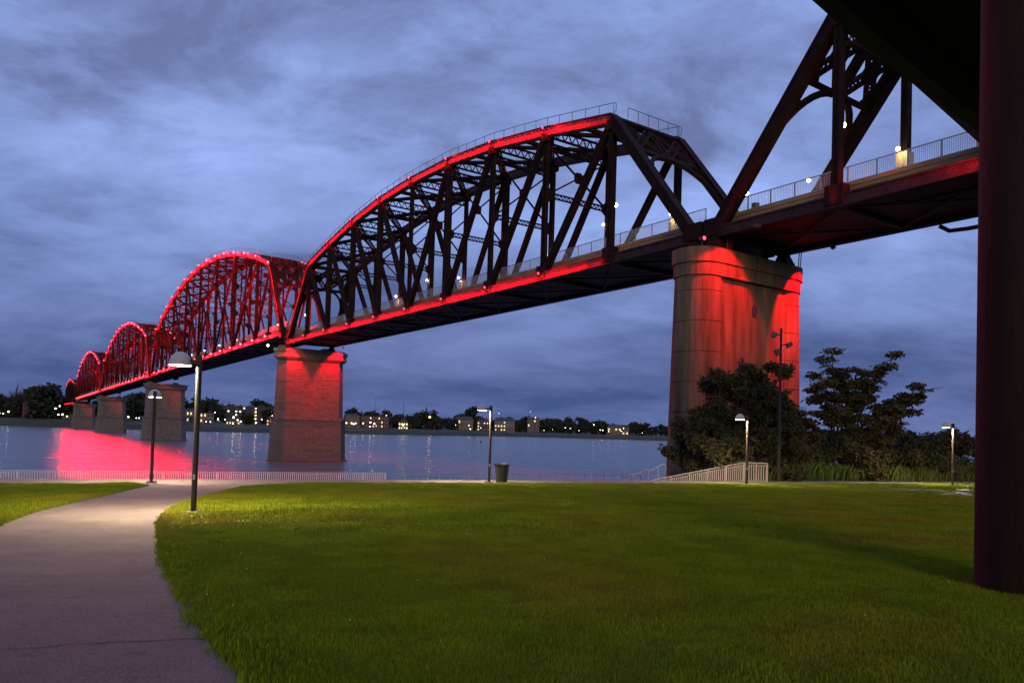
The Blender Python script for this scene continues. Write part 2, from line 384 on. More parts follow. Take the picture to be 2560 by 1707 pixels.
# ------------------------------------------------------------------ bridge
PSI = 0.6038; BX, BY, BZ = -49.38, 160.88, 19.38; GRADE = -0.0093; BW = 9.59
BD = Vector((-math.sin(PSI), math.cos(PSI)))
def bw_(s, z): return (BX + BD.x*s, BY + BD.y*s, z)
V = Vector
_lat = {}
def lattice_mesh(L, depth, mat, thick=0.16, bar=0.075, pitch=None, double=False):
    """strut along +Y from 0..L, two flanges 'depth' apart in Z, laced with bars"""
    key = (round(L, 2), depth, mat.name, thick, double)
    if key in _lat: return _lat[key]
    mb = MB(); pitch = pitch or depth*1.05; n = max(2, round(L/pitch))
    for z in (-depth/2, depth/2): mb.box((0, L/2, z), (thick*1.5, L, thick*0.8))
    for i in range(n):
        y0, y1 = L*i/n, L*(i+0.5)/n; y2 = L*(i+1)/n; h = depth/2
        mb.beam((0, y0, -h), (0, y1, h), thick*0.5, bar); mb.beam((0, y1, h), (0, y2, -h), thick*0.5, bar)
        if double: mb.beam((0.03, y0, h), (0.03, y1, -h), thick*0.5, bar); mb.beam((0.03, y1, -h), (0.03, y2, h), thick*0.5, bar)
    _lat[key] = mb.mesh('lattice', mat); return _lat[key]
def place_lattice(name, p, q, depth, mat, parent, zaxis=(0, 0, 1), **k):
    p = V(p); q = V(q); t = (q-p); L = t.length; t.normalize(); z = V(zaxis); z = (z - t*z.dot(t)).normalized(); x = t.cross(z)
    o = inst(name, lattice_mesh(L, depth, mat, **k), parent)
    o.matrix_local = Matrix.Translation(p) @ Matrix((x, t, z)).transposed().to_4x4(); return o
def member(name, p, q, w, d, parent, mat=None, lips=True):
    """built-up member: two side plates with flanges"""
    mb = MB(); p = V(p); q = V(q)
    mb.beam(p, q, w, d)
    if lips:
        t = (q-p).normalized(); sd = V((1, 0, 0)); n = t.cross(sd)
        for i in (-1, 1):
            for j in (-1, 1): o = sd*(i*(w/2+0.03)) + n*(j*(d/2-0.07)); mb.beam(p+o, q+o, 0.10, 0.17)
    return mb.build(name, mat or m_steel, parent)
BIG = [1.0]
def lamp_meshes():
    a = MB(); a.box((0, 0, 0), (0.26, 0.36, 0.22)); a.box((0, 0, -0.18), (0.06, 0.06, 0.16)); h = a.mesh('red_light', m_house)
    b = MB(); b.lathe([(0.13, 0), (0.11, 0.04)], 10); c = MB()
    c.v = [(x, -0.19 - z, y) for x, y, z in b.v]; c.f = b.f
    return h, c.mesh('lens', m_red)
LH, LL = lamp_meshes()
LLF = LL.copy(); LLF.materials.clear(); LLF.materials.append(M('bright red lamp lens', (0.3, 0.02, 0.02), 0.4, emit=(1, 0.035, 0.045), estr=24))
def red_light(parent, loc, big=1.0, lens=True):
    big *= BIG[0]
    o = inst('red_light', LH, parent, loc, None, (big,)*3); 
    if lens: inst('lens', LL if big < 1.5 else LLF, o)
    return o

def strip_fill(parent, p, q, power):  # strip lamps and housings added to spread the red evenly along the chords
    p, q = V(p), V(q); L = (q-p).length; t = (q-p).normalized()
    d = bpy.data.lights.new('strip_fill_beam', 'AREA'); d.shape = 'RECTANGLE'; d.size = L*0.94; d.size_y = 0.07; d.spread = R(120); d.energy = power*L/11.3; d.color = RED
    o = bpy.data.objects.new('strip_fill_beam', d); link(o, parent)
    z = V((-1, 0, 0)) ; z = (z + V((0, 0, 0.15)) - t*(z + V((0, 0, 0.15))).dot(t)).normalized(); y = z.cross(t)
    o.matrix_local = Matrix.Translation((p+q)/2) @ Matrix((t, y, z)).transposed().to_4x4()
    mb = MB(); mb.beam(p + V((-0.06, 0, 0)), q + V((-0.06, 0, 0)), 0.08, 0.09); mb.build('strip_fill_bar', m_house, parent)
def truss_span(label, s0, zbase, N, P, H, grade, petit=False, lit='chord', s_sign=1, fine=True, lamps=True, last_dark=False, deckz=1.63):
    """local y runs from the near end (L0) to the far end; near truss at x=0, far truss at x=BW"""
    root = tag(empty('bridge_span', bw_(s0, zbase), PSI), label, 'bridge span', 'trusses of the river bridge')
    gz_ = lambda y: grade*y
    def Lp(n, x=0, dz=0): y = n*P; return V((x, y, gz_(y)+dz))
    def Up(n, x=0, dz=0): y = n*P; return V((x, y, gz_(y)+H[min(n, N-n)-1]+dz))
    half = N/2
    for xi, x in enumerate((0, BW)):
        tr = empty('side_truss', (0, 0, 0), 0, root)
        so = -1 if xi == 0 else 1
        member('end_post', Lp(0, x), Up(1, x), 0.85, 0.95, tr); member('end_post', Lp(N, x), Up(N-1, x), 0.85, 0.95, tr)
        for n in range(1, N-1): member('top_chord', Up(n, x), Up(n+1, x), 0.80, 1.05, tr, m_steel2)
        for n in range(N): member('lower_chord', Lp(n, x), Lp(n+1, x), 0.55, 0.92, tr, m_steel2)
        if not petit:
            for n in range(1, N):
                if n in (1, N-1): member('hanger', Lp(n, x), Up(n, x), 0.5, 0.55, tr)
                elif n == N//2 or n in (2, 3) and fine:
                    for q in (-0.24, 0.24): pass
                    place_lattice('vertical', Lp(n, x), Up(n, x), 0.62, m_steel, tr, (0, 1, 0), thick=0.24, bar=0.11, double=True)
                else: member('vertical', Lp(n, x), Up(n, x), 0.60, 0.85, tr)
            for n in range(1, N):
                if n < half: member('diagonal', Up(n, x), Lp(n+1, x), 0.5, 0.62, tr)
                elif n > half: member('diagonal', Up(n, x), Lp(n-1, x), 0.5, 0.62, tr)
        else:
            for n in range(1, N):
                if n % 2 == 0: member('vertical', Lp(n, x), Up(n, x), 0.5, 0.62, tr)
                else: place_lattice('sub_vertical', Lp(n, x), Up(n, x), 0.45, m_steel, tr, (0, 1, 0), thick=0.2, bar=0.09, double=True)
            for n in range(2, N, 2):
                if n < half: a, b, c = Up(n, x), Lp(n+2, x), Lp(n, x)
                elif n > half: a, b, c = Up(n, x), Lp(n-2, x), Lp(n, x)
                else: continue
                member('diagonal', a, b, 0.45, 0.6, tr, lips=False); mid = (a+b)/2
                place_lattice('sub_diagonal', c, mid, 0.4, m_steel, tr, (0, 1, 0), thick=0.18, bar=0.08)
            member('sub_strut', Up(1, x), Lp(2, x), 0.4, 0.5, tr, lips=False); member('sub_strut', Up(N-1, x), Lp(N-2, x), 0.4, 0.5, tr, lips=False)
        for n in range(0, N+1):                                          # gusset plates
            g = MB(); c = Lp(n, x); g.box(c + V((0, 0, 0.45)), (0.92, 1.5 if n not in (0, N) else 2.0, 1.5)); g.build('gusset_plate', m_steel, tr)
        for n in range(1, N):
            g = MB(); c = Up(n, x); g.box(c - V((0, 0, 0.62)), (0.96, 1.25, 1.1)); g.build('gusset_plate', m_steel, tr)
        # catwalk handrail along the top chord
        for n in range(1, N-1):
            a, b = Up(n, x, 0.53), Up(n+1, x, 0.53); mb = MB(); k = 5 if not petit else 4
            for i in range(k):
                p = a.lerp(b, i/k); mb.tube([p, p+V((0, 0, 1.15))], 0.032, 5)
            mb.tube([a+V((0, 0, 1.15)), b+V((0, 0, 1.15))], 0.036, 5)
            if n == 1: mb.tube([a, a+V((0, -0.35, 0.25)), a+V((0, -0.40, 0.9)), a+V((0, -0.1, 1.15)), a+V((0, 0, 1.15))], 0.032, 5)
            mb.build('catwalk_handrail', m_raild, tr)
        for n in (0, N):                                                 # bearing shoe
            g = MB(); c = Lp(n, x); g.add([c+V((i*0.6, j*0.7, -1.25)) for i in (-1, 1) for j in (-1, 1)] + [c+V((i*0.35, j*0.3, -0.3)) for i in (-1, 1) for j in (-1, 1)],
                                            [(0, 1, 3, 2), (4, 6, 7, 5), (0, 4, 5, 1), (2, 3, 7, 6), (0, 2, 6, 4), (1, 5, 7, 3)]); g.build('bearing_shoe', m_steel, tr)
    # bracing between the two trusses
    br = empty('cross_bracing', (0, 0, 0), 0, root)
    for n in range(1, N):
        if n not in (1, N-1): place_lattice('top_strut', Up(n, 0.4, 0), Up(n, BW-0.4, 0), 1.0, m_steel, br, thick=0.22, bar=0.12)
        place_lattice('lower_top_strut', Up(n, 0.4, -1.6), Up(n, BW-0.4, -1.6), 0.75, m_steel, br, thick=0.2, bar=0.11)
    for n in range(1, N-1):
        a, b, c, d = Up(n, 0.4), Up(n, BW-0.4), Up(n+1, 0.4), Up(n+1, BW-0.4); nz = (c-a).normalized()
        place_lattice('lateral_diagonal', a, d, 0.75, m_steel, br, nz, thick=0.2, bar=0.12); place_lattice('lateral_diagonal', b, c, 0.75, m_steel, br, nz, thick=0.2, bar=0.12)
        if not petit: place_lattice('lateral_strut', (a+c)/2, (b+d)/2, 0.75, m_steel, br, nz, thick=0.2, bar=0.12)
    SW = 9.5
    for n in range(2, N-1):
        h = H[min(n, N-n)-1]
        levels = [(h-1.5, SW)] if not petit else [(h-1.5, (h-1.5+SW)/2), ((h-1.5+SW)/2, SW)]
        for (t, b) in levels:
            if t-b < 1.0: continue
            place_lattice('sway_strut', Lp(n, 0.3, b), Lp(n, BW-0.3, b), 0.55, m_steel, br)
            mb = MB(); mb.beam(Lp(n, 0.3, t), Lp(n, BW-0.3, b), 0.18, 0.18, (0, 1, 0)); mb.build('sway_brace', m_steel, br)
            mb = MB(); mb.beam(Lp(n, BW-0.3, t), Lp(n, 0.3, b), 0.18, 0.18, (0, 1, 0)); mb.build('sway_brace', m_steel, br)
            c = Lp(n, BW/2, (t+b)/2); mb = MB()
            mb.add([c+V((i*0.55, j, k)) for j in (-0.13, 0.13) for i, k in ((-1, 0.35), (-0.6, 0.62), (0.6, 0.62), (1, 0.35), (1, -0.35), (0.6, -0.62), (-0.6, -0.62), (-1, -0.35))],
                   [tuple(range(8))[::-1], tuple(range(8, 16))] + [(i, (i+1) % 8, 8+(i+1) % 8, 8+i) for i in range(8)]); mb.build('sway_gusset', m_steel, br)
            for x, sg in ((0.3, 1), (BW-0.3, -1)):
                mb = MB(); c = Lp(n, x, b); mb.add([c+V((0, j, 0.95)) for j in (-.08, .08)] + [c+V((sg*0.75, j, 0.35)) for j in (-.08, .08)] + [c+V((sg*0.75, j, -0.35)) for j in (-.08, .08)] + [c+V((0, j, -0.95)) for j in (-.08, .08)],
                          [(0, 2, 4, 6), (7, 5, 3, 1), (0, 1, 3, 2), (2, 3, 5, 4), (4, 5, 7, 6)]); mb.build('knee_gusset', m_steel, br)
    # portals in the planes of the end posts
    for (n0, n1) in ((0, 1), (N, N-1)):
        po = empty('portal_frame', (0, 0, 0), 0, root)
        A0, A1, B0, B1 = Lp(n0, 0.3), Up(n1, 0.3), Lp(n0, BW-0.3), Up(n1, BW-0.3); t = (A0-A1).normalized()
        hh = (A0-A1).length
        def PP(u, v): return A1 + t*v + V((u*(BW-0.6), 0, 0))
        nrm = t.cross(V((1, 0, 0)))
        mb = MB(); mb.beam(PP(0, 0.1), PP(1, 0.1), 0.7, 0.5, nrm); mb.build('portal_beam', m_steel, po)
        d1 = 5.0 if not petit else 5.6
        mb = MB(); mb.beam(PP(0, d1), PP(1, d1), 0.4, 0.5, nrm); mb.build('portal_beam', m_steel, po)
        nb = 2 if not petit else 3
        for i in range(nb):
            for (u0, v0, u1, v1) in ((i/nb, 0.2, (i+1)/nb, d1), ((i+1)/nb, 0.2, i/nb, d1)):
                place_lattice('portal_lacing', PP(u0, v0), PP(u1, v1), 0.72, m_steel, po, nrm.cross(PP(u1, v1)-PP(u0, v0)), thick=0.28, bar=0.13)
            if i: place_lattice('portal_post', PP(i/nb, 0.2), PP(i/nb, d1), 0.72, m_steel, po, (1, 0, 0), thick=0.28, bar=0.13)
            c = PP((i+0.5)/nb, (0.2+d1)/2); mb = MB(); rr = 0.95
            q = [c + V((1, 0, 0))*math.cos(w)*rr + t*math.sin(w)*rr for w in (2*math.pi*j/8+0.39 for j in range(8))]
            mb.add([p+nrm*0.14 for p in q] + [p-nrm*0.14 for p in q], [tuple(range(8)), tuple(range(8, 16))[::-1]] + [(i_, (i_+1) % 8, 8+(i_+1) % 8, 8+i_) for i_ in range(8)]); mb.build('portal_gusset', m_steel, po)
        # arched knee webs
        for sgn in (0, 1):
            mb = MB(); K = 9; top = []; 
            for i in range(K+1):
                w = i/K*math.pi/2; u = (1-math.cos(w)) if False else 0
            hk = hh*0.30
            arc = []
            for i in range(K+1):
                w = math.pi/2*i/K; uu = 0.42*(1-math.sin(w)) ; vv = d1 + hk*(1-math.cos(w)) + 0.15
                arc.append((uu, vv))
            for i in range(K):
                (u0, v0), (u1, v1) = arc[i], arc[i+1]
                if sgn: u0, u1 = 1-u0, 1-u1
                mb.beam(PP(u0, v0), PP(u1, v1), 0.4, 0.42, nrm)
            mb.build('portal_arch', m_steel, po)
            ee = 1 if sgn else 0; mb = MB()
            for i in range(K//2, K):                                        # knee web plate
                (u0, v0), (u1, v1) = arc[i], arc[i+1]
                if sgn: u0, u1 = 1-u0, 1-u1
                q = [PP(ee, v0), PP(u0, v0), PP(u1, v1), PP(ee, v1)]
                mb.add([p_+nrm*0.06 for p_ in q] + [p_-nrm*0.06 for p_ in q], [(0, 1, 2, 3), (7, 6, 5, 4), (0, 4, 5, 1), (1, 5, 6, 2), (2, 6, 7, 3), (3, 7, 4, 0)])
            mb.build('knee_web', m_steel, po)
            mb = MB(); g0 = PP(ee, d1*0.5); w_ = 1.0 if not sgn else -1.0
            q = [PP(ee, 0.2), PP(ee, 0.2)+V((w_*1.5, 0, 0)), PP(ee, 1.4)+V((w_*0.7, 0, 0)), PP(ee, d1-1.4)+V((w_*0.7, 0, 0)), PP(ee, d1)+V((w_*1.6, 0, 0)), PP(ee, d1)]
            mb.add([p_+nrm*0.16 for p_ in q] + [p_-nrm*0.16 for p_ in q], [tuple(range(6)), tuple(range(6, 12))[::-1]] + [(i, (i+1) % 6, 6+(i+1) % 6, 6+i) for i in range(6)]); mb.build('portal_gusset', m_steel, po)
            for f_ in (0.16, 0.3):
                mb = MB(); u = f_ if not sgn else 1-f_; ee = 0 if not sgn else 1
                vv = d1 + hk*(1-math.sqrt(max(0, 1-(1-f_/0.42)**2)))
                mb.beam(PP(ee, d1+hk*0.55), PP(u, vv), 0.2, 0.2, nrm); mb.build('portal_lacing', m_steel, po)
    for n1 in (1, N-1):
        a, b = Up(n1, 0.5, 0.5), Up(n1, BW-0.2, 0.5); mb = MB()
        for i in range(1, 7): p = a.lerp(b, i/6); mb.tube([p, p+V((0, 0, 1.2))], 0.032, 5)
        mb.tube([a.lerp(b, 1/6)+V((0, 0, 1.2)), b+V((0, 0, 1.2))], 0.036, 5); mb.build('catwalk_handrail', m_raild, root)
    # floor
    fl = empty('walkway_floor', (0, 0, 0), 0, root); Lg = N*P
    for n in range(N+1): mb = MB(); mb.box(Lp(n, BW/2, 0.15), (BW-0.6, 0.45, 1.15)); mb.build('floor_beam', m_under, fl)
    for x in (1.9, 3.5, 6.1, 7.7): mb = MB(); mb.beam(V((x, 0, 0.6)), V((x, Lg, 0.6+gz_(Lg))), 0.35, 0.85); mb.build('stringer', m_under, fl)
    for n in range(N): mb = MB(); mb.beam(Lp(n, 0.4, -0.3), Lp(n+1, BW-0.4, -0.3), 0.2, 0.2); mb.beam(Lp(n, BW-0.4, -0.32), Lp(n+1, 0.4, -0.32), 0.2, 0.2); mb.build('bottom_lateral', m_under, fl)
    mb = MB(); mb.beam(V((BW/2, 0.3, 0.02)), V((BW/2, Lg-0.3, 0.02+gz_(Lg))), BW-0.7, 0.05); mb.build('floor_plate', m_under, fl)
    mb = MB(); mb.beam(V((BW/2, -1.0, 1.2)), V((BW/2, Lg+1.0, 1.2+gz_(Lg))), BW-2.7, 0.3); mb.build('deck', m_deck, fl)
    for x in (1.22, BW-1.22):
        for n in range(N):
            mb = MB(); a, b = Lp(n, x, 1.48), Lp(n+1, x, 1.48)
            mb.beam(a, b-V((0, 0.02, 0)), 0.22, 0.30); mb.beam(a+V((0.02 if x < 2 else -0.02, 0, -0.33)), b+V((0.02 if x < 2 else -0.02, -0.02, -0.33)), 0.2, 0.30); mb.build('fascia_beam', m_fascia, fl)
    for xi, x in enumerate((1.36, BW-1.36)):
        for n in range(N):
            a, b = Lp(n, x, deckz), Lp(n+1, x, deckz); mb = MB(); k = 5
            for i in range(k): p = a.lerp(b, i/k); mb.beam(p, p+V((0, 0, 1.28)), 0.07, 0.07)
            mb.beam(a+V((0, 0, 1.28)), b+V((0, 0, 1.28)), 0.08, 0.06); mb.beam(a+V((0, 0, 0.12)), b+V((0, 0, 0.12)), 0.05, 0.05)
            if fine:
                np_ = int(P/0.14)
                for i in range(np_): p = a.lerp(b, (i+0.5)/np_); mb.beam(p+V((0, 0, 0.12)), p+V((0, 0, 1.26)), 0.022, 0.022)
            mb.build('railing_panel', m_rail, root)
    return root, Lp, Up

H2 = [14.45, 16.66, 18.47, 19.55, 19.85]
H3 = [17.06, 20.49, 23.04, 25.22, 26.88, 28.14, 28.71, 29.19]
P2, P3, GAP = 11.278, 167.0/16, 2.2
PL = 2*GAP + 167.0
OUT = -0.85
def dress_red(root, Lp, Up, N, top_power, low_power, cone, up_power=0, first=1, strip_p=1300):
    for n in range(first, N):
        for kind in (0, 1):
            f = Up if kind == 0 else Lp
            c = f(n, OUT, 0.05); red_light(root, c + V((0, 0, 0.18)))
            nx = f(n-1, OUT, 0) if (n > 1 or kind == 1) else Up(n, OUT)+(Up(n, OUT)-Up(n+1, OUT))
            tg = nx + V((0.50, 0, 0))
            if n > 1 or kind == 1:
                spot(root, c + V((0, -0.25*BIG[0]-0.22, 0.18)), tg, top_power if kind == 0 else low_power, cone, blend=1.0)
        red_light(root, Up(n, BW-OUT, 0.25))
    for n in range(1, N-1):
        for f, lo in ((Up, 0), (Lp, 1)):
            if n < first and not up_power:
                a_, b_ = f(n, -0.95, -0.15), f(n+1, -0.95, -0.15); strip_fill(root, a_.lerp(b_, 0.55), b_, strip_p*0.85); strip_fill(root, a_.lerp(b_, 0.28), a_.lerp(b_, 0.55), strip_p*0.45); strip_fill(root, a_.lerp(b_, 0.04), a_.lerp(b_, 0.28), strip_p*0.16); continue  # added strips dimmed in steps to imitate a beam fading along the panel
            strip_fill(root, f(n, -0.95, -0.15), f(n+1, -0.95, -0.15), strip_p)
    if up_power:
        strip_fill(root, Lp(0, -0.95, -0.15), Lp(1, -0.95, -0.15), strip_p); strip_fill(root, Lp(0, -0.9, 0.6), Up(1, -0.9, -0.2), strip_p*0.8)
    strip_fill(root, Lp(N-1, -0.95, -0.15), Lp(N, -0.95, -0.15), strip_p); strip_fill(root, Up(N-1, -0.9, -0.2), Lp(N, -0.9, 0.6), strip_p*0.8)
    if up_power:
        for n in range(2, N, 2):
            for x in (OUT-0.2, BW+OUT-0.1):
                spot(root, Lp(n, x, 0.9), Up(n, x+0.5, -1), up_power, 70)
            spot(root, Lp(n, BW/2, 1.9), Lp(n, BW/2, 12), up_power*1.6, 150, blend=0.6); red_light(root, Lp(n, BW/2, 1.35), lens=False)  # added red fill from deck centre onto the bracing, housing made up for it
        spot(root, Lp(0, BW/2, 1.5) + V((0, -2.5, 0)), Up(1, BW/2, -3), up_power*1.3, 100, blend=0.6)

s2 = -(GAP + 10*P2)
span_b, Lb, Ub = truss_span('long black arched truss span ending at the big round-nosed pier', s2, BZ, 10, P2, H2, 0.0)
dress_red(span_b, Lb, Ub, 10, 2600, 2600, 44, first=2, strip_p=1700)
BIG[0] = 1.7
span_c, Lc, Uc = truss_span('tall red-lit arched truss span just beyond the stone pier', GAP, BZ+2.23+GRADE*GAP, 16, P3, H3, GRADE, petit=True)
dress_red(span_c, Lc, Uc, 16, 15000, 15000, 58, up_power=70000, strip_p=2500)
BIG[0] = 1.0
for n in (0, 16):
    pass
tblc = {}
for c in col.objects:
    if c.parent: tblc.setdefault(c.parent.name, []).append(c)
for k, lb in ((1, 'third red-lit arched span of the bridge, beyond the tall red one'), (2, 'small far red-lit arch of the bridge near the opposite bank')):
    o = copy_tree(span_c, None, tblc); s = k*PL + GAP; o.location = bw_(s, BZ+2.23+GRADE*s); o['label'] = lb
o = copy_tree(span_b, None, tblc); s = 3*PL + GAP; o.location = bw_(s, BZ-0.6+GRADE*s); o['label'] = 'lowest last red-lit span of the bridge meeting the far shore'
# nearest span, right
s1 = -117.3 - 6*11.33
span_a, La, Ua = truss_span('near truss span at the right with lattice portal under the overhead ramp', s1, BZ, 6, 11.33, [14.4, 16.4, 17.4], 0.0)
red_light(span_a, La(3.6, OUT, 0.1))
strip_fill(span_a, La(3, -0.95, -0.1), La(4.05, -0.95, -0.1), 3200); spot(span_a, La(3.95, -1.0, 0), La(5.0, -0.1, 0), 14000, 40, blend=1.0)
spot(span_a, La(6, -0.95, -0.9), Ua(5, -0.55, -0.6), 4500, 22); spot(span_a, La(5, -0.75, -0.9), La(5, -0.55, 6), 900, 40)
spot(span_b, Lb(10, -0.6, -0.8), Ub(9, -0.35, 0), 9000, 30)
rv = MB()
for n in (3, 4):
    for i in range(44):
        for j, z in enumerate((-0.36, -0.12, 0.12, 0.36)):
            p = La(n + (i+0.5+0.5*(j % 2))/45, -0.275, z); r_ = 0.045
            rv.add([p+V((0, r_, 0)), p+V((0, 0, r_)), p+V((0, -r_, 0)), p+V((0, 0, -r_)), p+V((-0.05, 0, 0))], [(0, 1, 4), (1, 2, 4), (2, 3, 4), (3, 0, 4)])
tag(rv.build('rivets', m_steel2, span_a), kind='stuff')
mb = MB(); mb.sm = True; mb.tube([La(0, BW+0.7, -1.1), La(4.6, BW+0.7, -1.1), La(4.72, BW+0.7, -1.0), La(4.78, BW+0.6, -0.5)], 0.17, 10); mb.build('utility_pipe', m_under, span_a)
mb = MB(); mb.sm = True; mb.tube([La(0, 2.2, -0.65), La(4.62, 2.2, -0.65), La(4.7, 2.2, -0.3)], 0.14, 10); mb.build('utility_pipe', m_steel2, span_a)
spot(span_c, Lc(0, -0.6, -0.6), Uc(1, -0.3, 0), 20000, 40)

# white walkway lamps on the spans
def white_light(parent, loc, power=60, r=0.13):
    mb = MB(); mb.sm = True; mb.lathe([(0.02, -r), (r*0.8, -r*0.6), (r, 0), (r*0.8, r*0.6), (0.02, r)], 10); o = mb.build('walkway_light', m_white, parent); o.location = loc
    point(parent, V(loc)+V((0, -0.1, -0.28)), power, (1, 0.82, 0.5), 0.12); return o
for n in (1, 3, 5, 7, 9): white_light(span_b, Lb(n, BW-1.0, 6.3), 60, 0.15)
for n in (2, 4, 6, 8): white_light(span_b, Lb(n, BW-0.7, 7.6), 120, 0.15)
white_light(span_b, Lb(1, 0.6, 5.7), 200, 0.22)
white_light(span_b, Lb(0.1, BW-1.2, 6.0), 260, 0.2)
for n in (5,): white_light(span_a, La(n, 0.6, 5.9), 300, 0.24)
white_light(span_a, La(5, BW-1.15, 6.0), 45, 0.17); white_light(span_a, La(5.72, BW-1.0, 5.6), 120, 0.17)
for n in range(1, 16, 2): white_light(span_c, Lc(n, BW-0.95, 6.2), 120, 0.30)

m_lamplit = M('cream painted lamplight', (0.50, 0.37, 0.20), 0.8)  # cream boxes that paint lamplight onto the far truss verticals
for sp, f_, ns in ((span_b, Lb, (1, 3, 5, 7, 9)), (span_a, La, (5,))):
    for n in ns: mb = MB(); mb.box(f_(n, BW-0.10, 5.2), (0.95, 1.0, 1.4)); mb.build('lamplit_patch', m_lamplit, sp)
# small things on the bridge
bin_ = MB(); bin_.lathe([(0.3, 0), (0.34, 0.9)], 14); bo = bin_.build('walkway_bin', m_black)
bo.location = bw_(-117.3-2.6, BZ+1.4) ; bo.location.x += 1.9*math.cos(PSI); bo.location.y += 1.9*math.sin(PSI)
tag(bo, 'small round litter bin standing on the bridge walkway', 'bin')

# ------------------------------------------------------------------ piers
cube = MB().box((0, 0, 0), (1, 1, 1)).mesh('stone_block', m_stone); cube2 = MB().box((0, 0, 0), (1, 1, 1)).mesh('stone_block', m_stone2)
def stone_pier(label, s, ztop, blocks):
    root = tag(empty('stone_pier', bw_(s, 0), PSI), label, 'bridge pier', 'stone piers in the river')
    zc0, zmid, zb = ztop-2.4, 3.1, WATER-3
    th = 2.5
    def foot(off): a = th+off; return [(-1.2-off*1.2, 0), (-0.1-off*0.6, -a), (BW+1.5+off*0.6, -a), (BW+3.4+off*1.2, 0), (BW+1.5+off*0.6, a), (-0.1-off*0.6, a)]
    bat = lambda z: 0.30 + (zc0 - z)*0.030 + (0.45 if z < zmid else 0)
    m1 = m_mortar if blocks else m_stone
    mb = MB(); mb.prism(foot(bat(zmid+0.01)-0.12), zmid, zc0, foot(bat(zc0)-0.12)); mb.build('shaft', m1, root)
    mb = MB(); mb.prism(foot(bat(zb)-0.12), zb, zmid-0.02, foot(bat(zmid-0.02)-0.12)); mb.build('base_shaft', m1, root)
    mb = MB(); mb.prism(foot(bat(zmid-1)+0.22), zmid-0.35, zmid+0.25); mb.build('ledge', m_stone2, root)
    mb = MB(); mb.prism(foot(0.42), zc0, zc0+0.5, foot(0.85)); mb.build('cap', m_stone, root)
    mb = MB(); mb.prism(foot(0.9), zc0+0.502, ztop-0.7); mb.build('cap_course', m_stone, root)
    mb = MB(); mb.prism(foot(1.1), ztop-0.698, ztop); mb.build('coping', m_stone, root)
    mb = MB(); mb.prism(foot(bat(WATER)+0.35), WATER-2, WATER+0.22); mb.build('plinth', m_mortar, root)
    for x in (0, BW): mb = MB(); mb.box((x, -1.15, ztop+0.21), (1.6, 2.2, 0.40)); mb.box((x, 1.15, ztop+0.42), (1.6, 2.2, 0.82)); mb.build('bearing_block', m_stone2, root)
    if blocks:
        rb = random.Random(5); ch = 0.63; z = WATER+0.25
        while z < zc0-0.3:
            h = min(ch, zc0-z); 
            if z < zmid-0.35 and z+h > zmid-0.35: h = zmid-0.36-z
            if zmid-0.37 <= z < zmid+0.24: z = zmid+0.26; continue
            P = foot(bat(z+h/2))
            for (a, b, nb) in ((0, 1, 1), (1, 2, 6)):
                p, q = V((*P[a], 0)), V((*P[b], 0)); L = (q-p).length; t = (q-p).normalized(); ang = math.atan2(t.y, t.x)
                cuts = [0] + sorted((i + (0.5 if int(z*7) % 2 else 0.0) + rb.uniform(-.18, .18))/nb for i in range(1, nb)) + [1]
                cuts = [min(1, max(0, c)) for c in cuts]
                for i in range(len(cuts)-1):
                    l = (cuts[i+1]-cuts[i])*L
                    if l < 0.15: continue
                    c = p + t*((cuts[i]+cuts[i+1])/2*L); d = 0.5; pr = rb.uniform(-0.05, 0.05); nn = V((t.y, -t.x, 0))
                    o = inst('stone_block', cube if rb.random() < 0.62 else cube2, root, c - nn*(d/2-pr) + V((0, 0, z+h/2)), (0, 0, ang), (l-0.03, d, h-0.055))
            z += h
    return root
pc = stone_pier('stone block pier washed red at the top, standing nearest in the river', 0, 18.0, True)
for x, tx, pw in ((-0.3, -0.3, 21000), (BW+1.0, BW+1.0, 21000)):
    spot(pc, (x, -6.0, 18.6), (tx, -3.0, 14.2), pw, 78, blend=0.35); red_light(pc, (x, -6.5, 18.7), lens=False)
spot(pc, (BW/2, -16, 18.4), (BW/2, -3, 3), 11000, 60, blend=0.8)
white_light(pc, (-4.0, -1.0, 18.3), 40, 0.22)
p3 = stone_pier('stone pier behind the small double lamp, second from the near bank', PL, 18.3+GRADE*PL, False)
p4 = stone_pier('third stone pier in the river, left of the small lamp post', 2*PL, 18.3+GRADE*2*PL, False)
p5 = stone_pier('farthest stone pier beside the opposite shore', 3*PL, 18.0+GRADE*3*PL, False)
for p_, k in ((p3, 1), (p4, 2), (p5, 3)): spot(p_, (BW+0.5, -5, 18.6+GRADE*PL*k), (BW, -3, 6), 900, 60)
ab = stone_pier('masonry abutment of the bridge on the far shore', 3*PL+2*GAP+10*P2, 15.5+GRADE*3*PL, False)

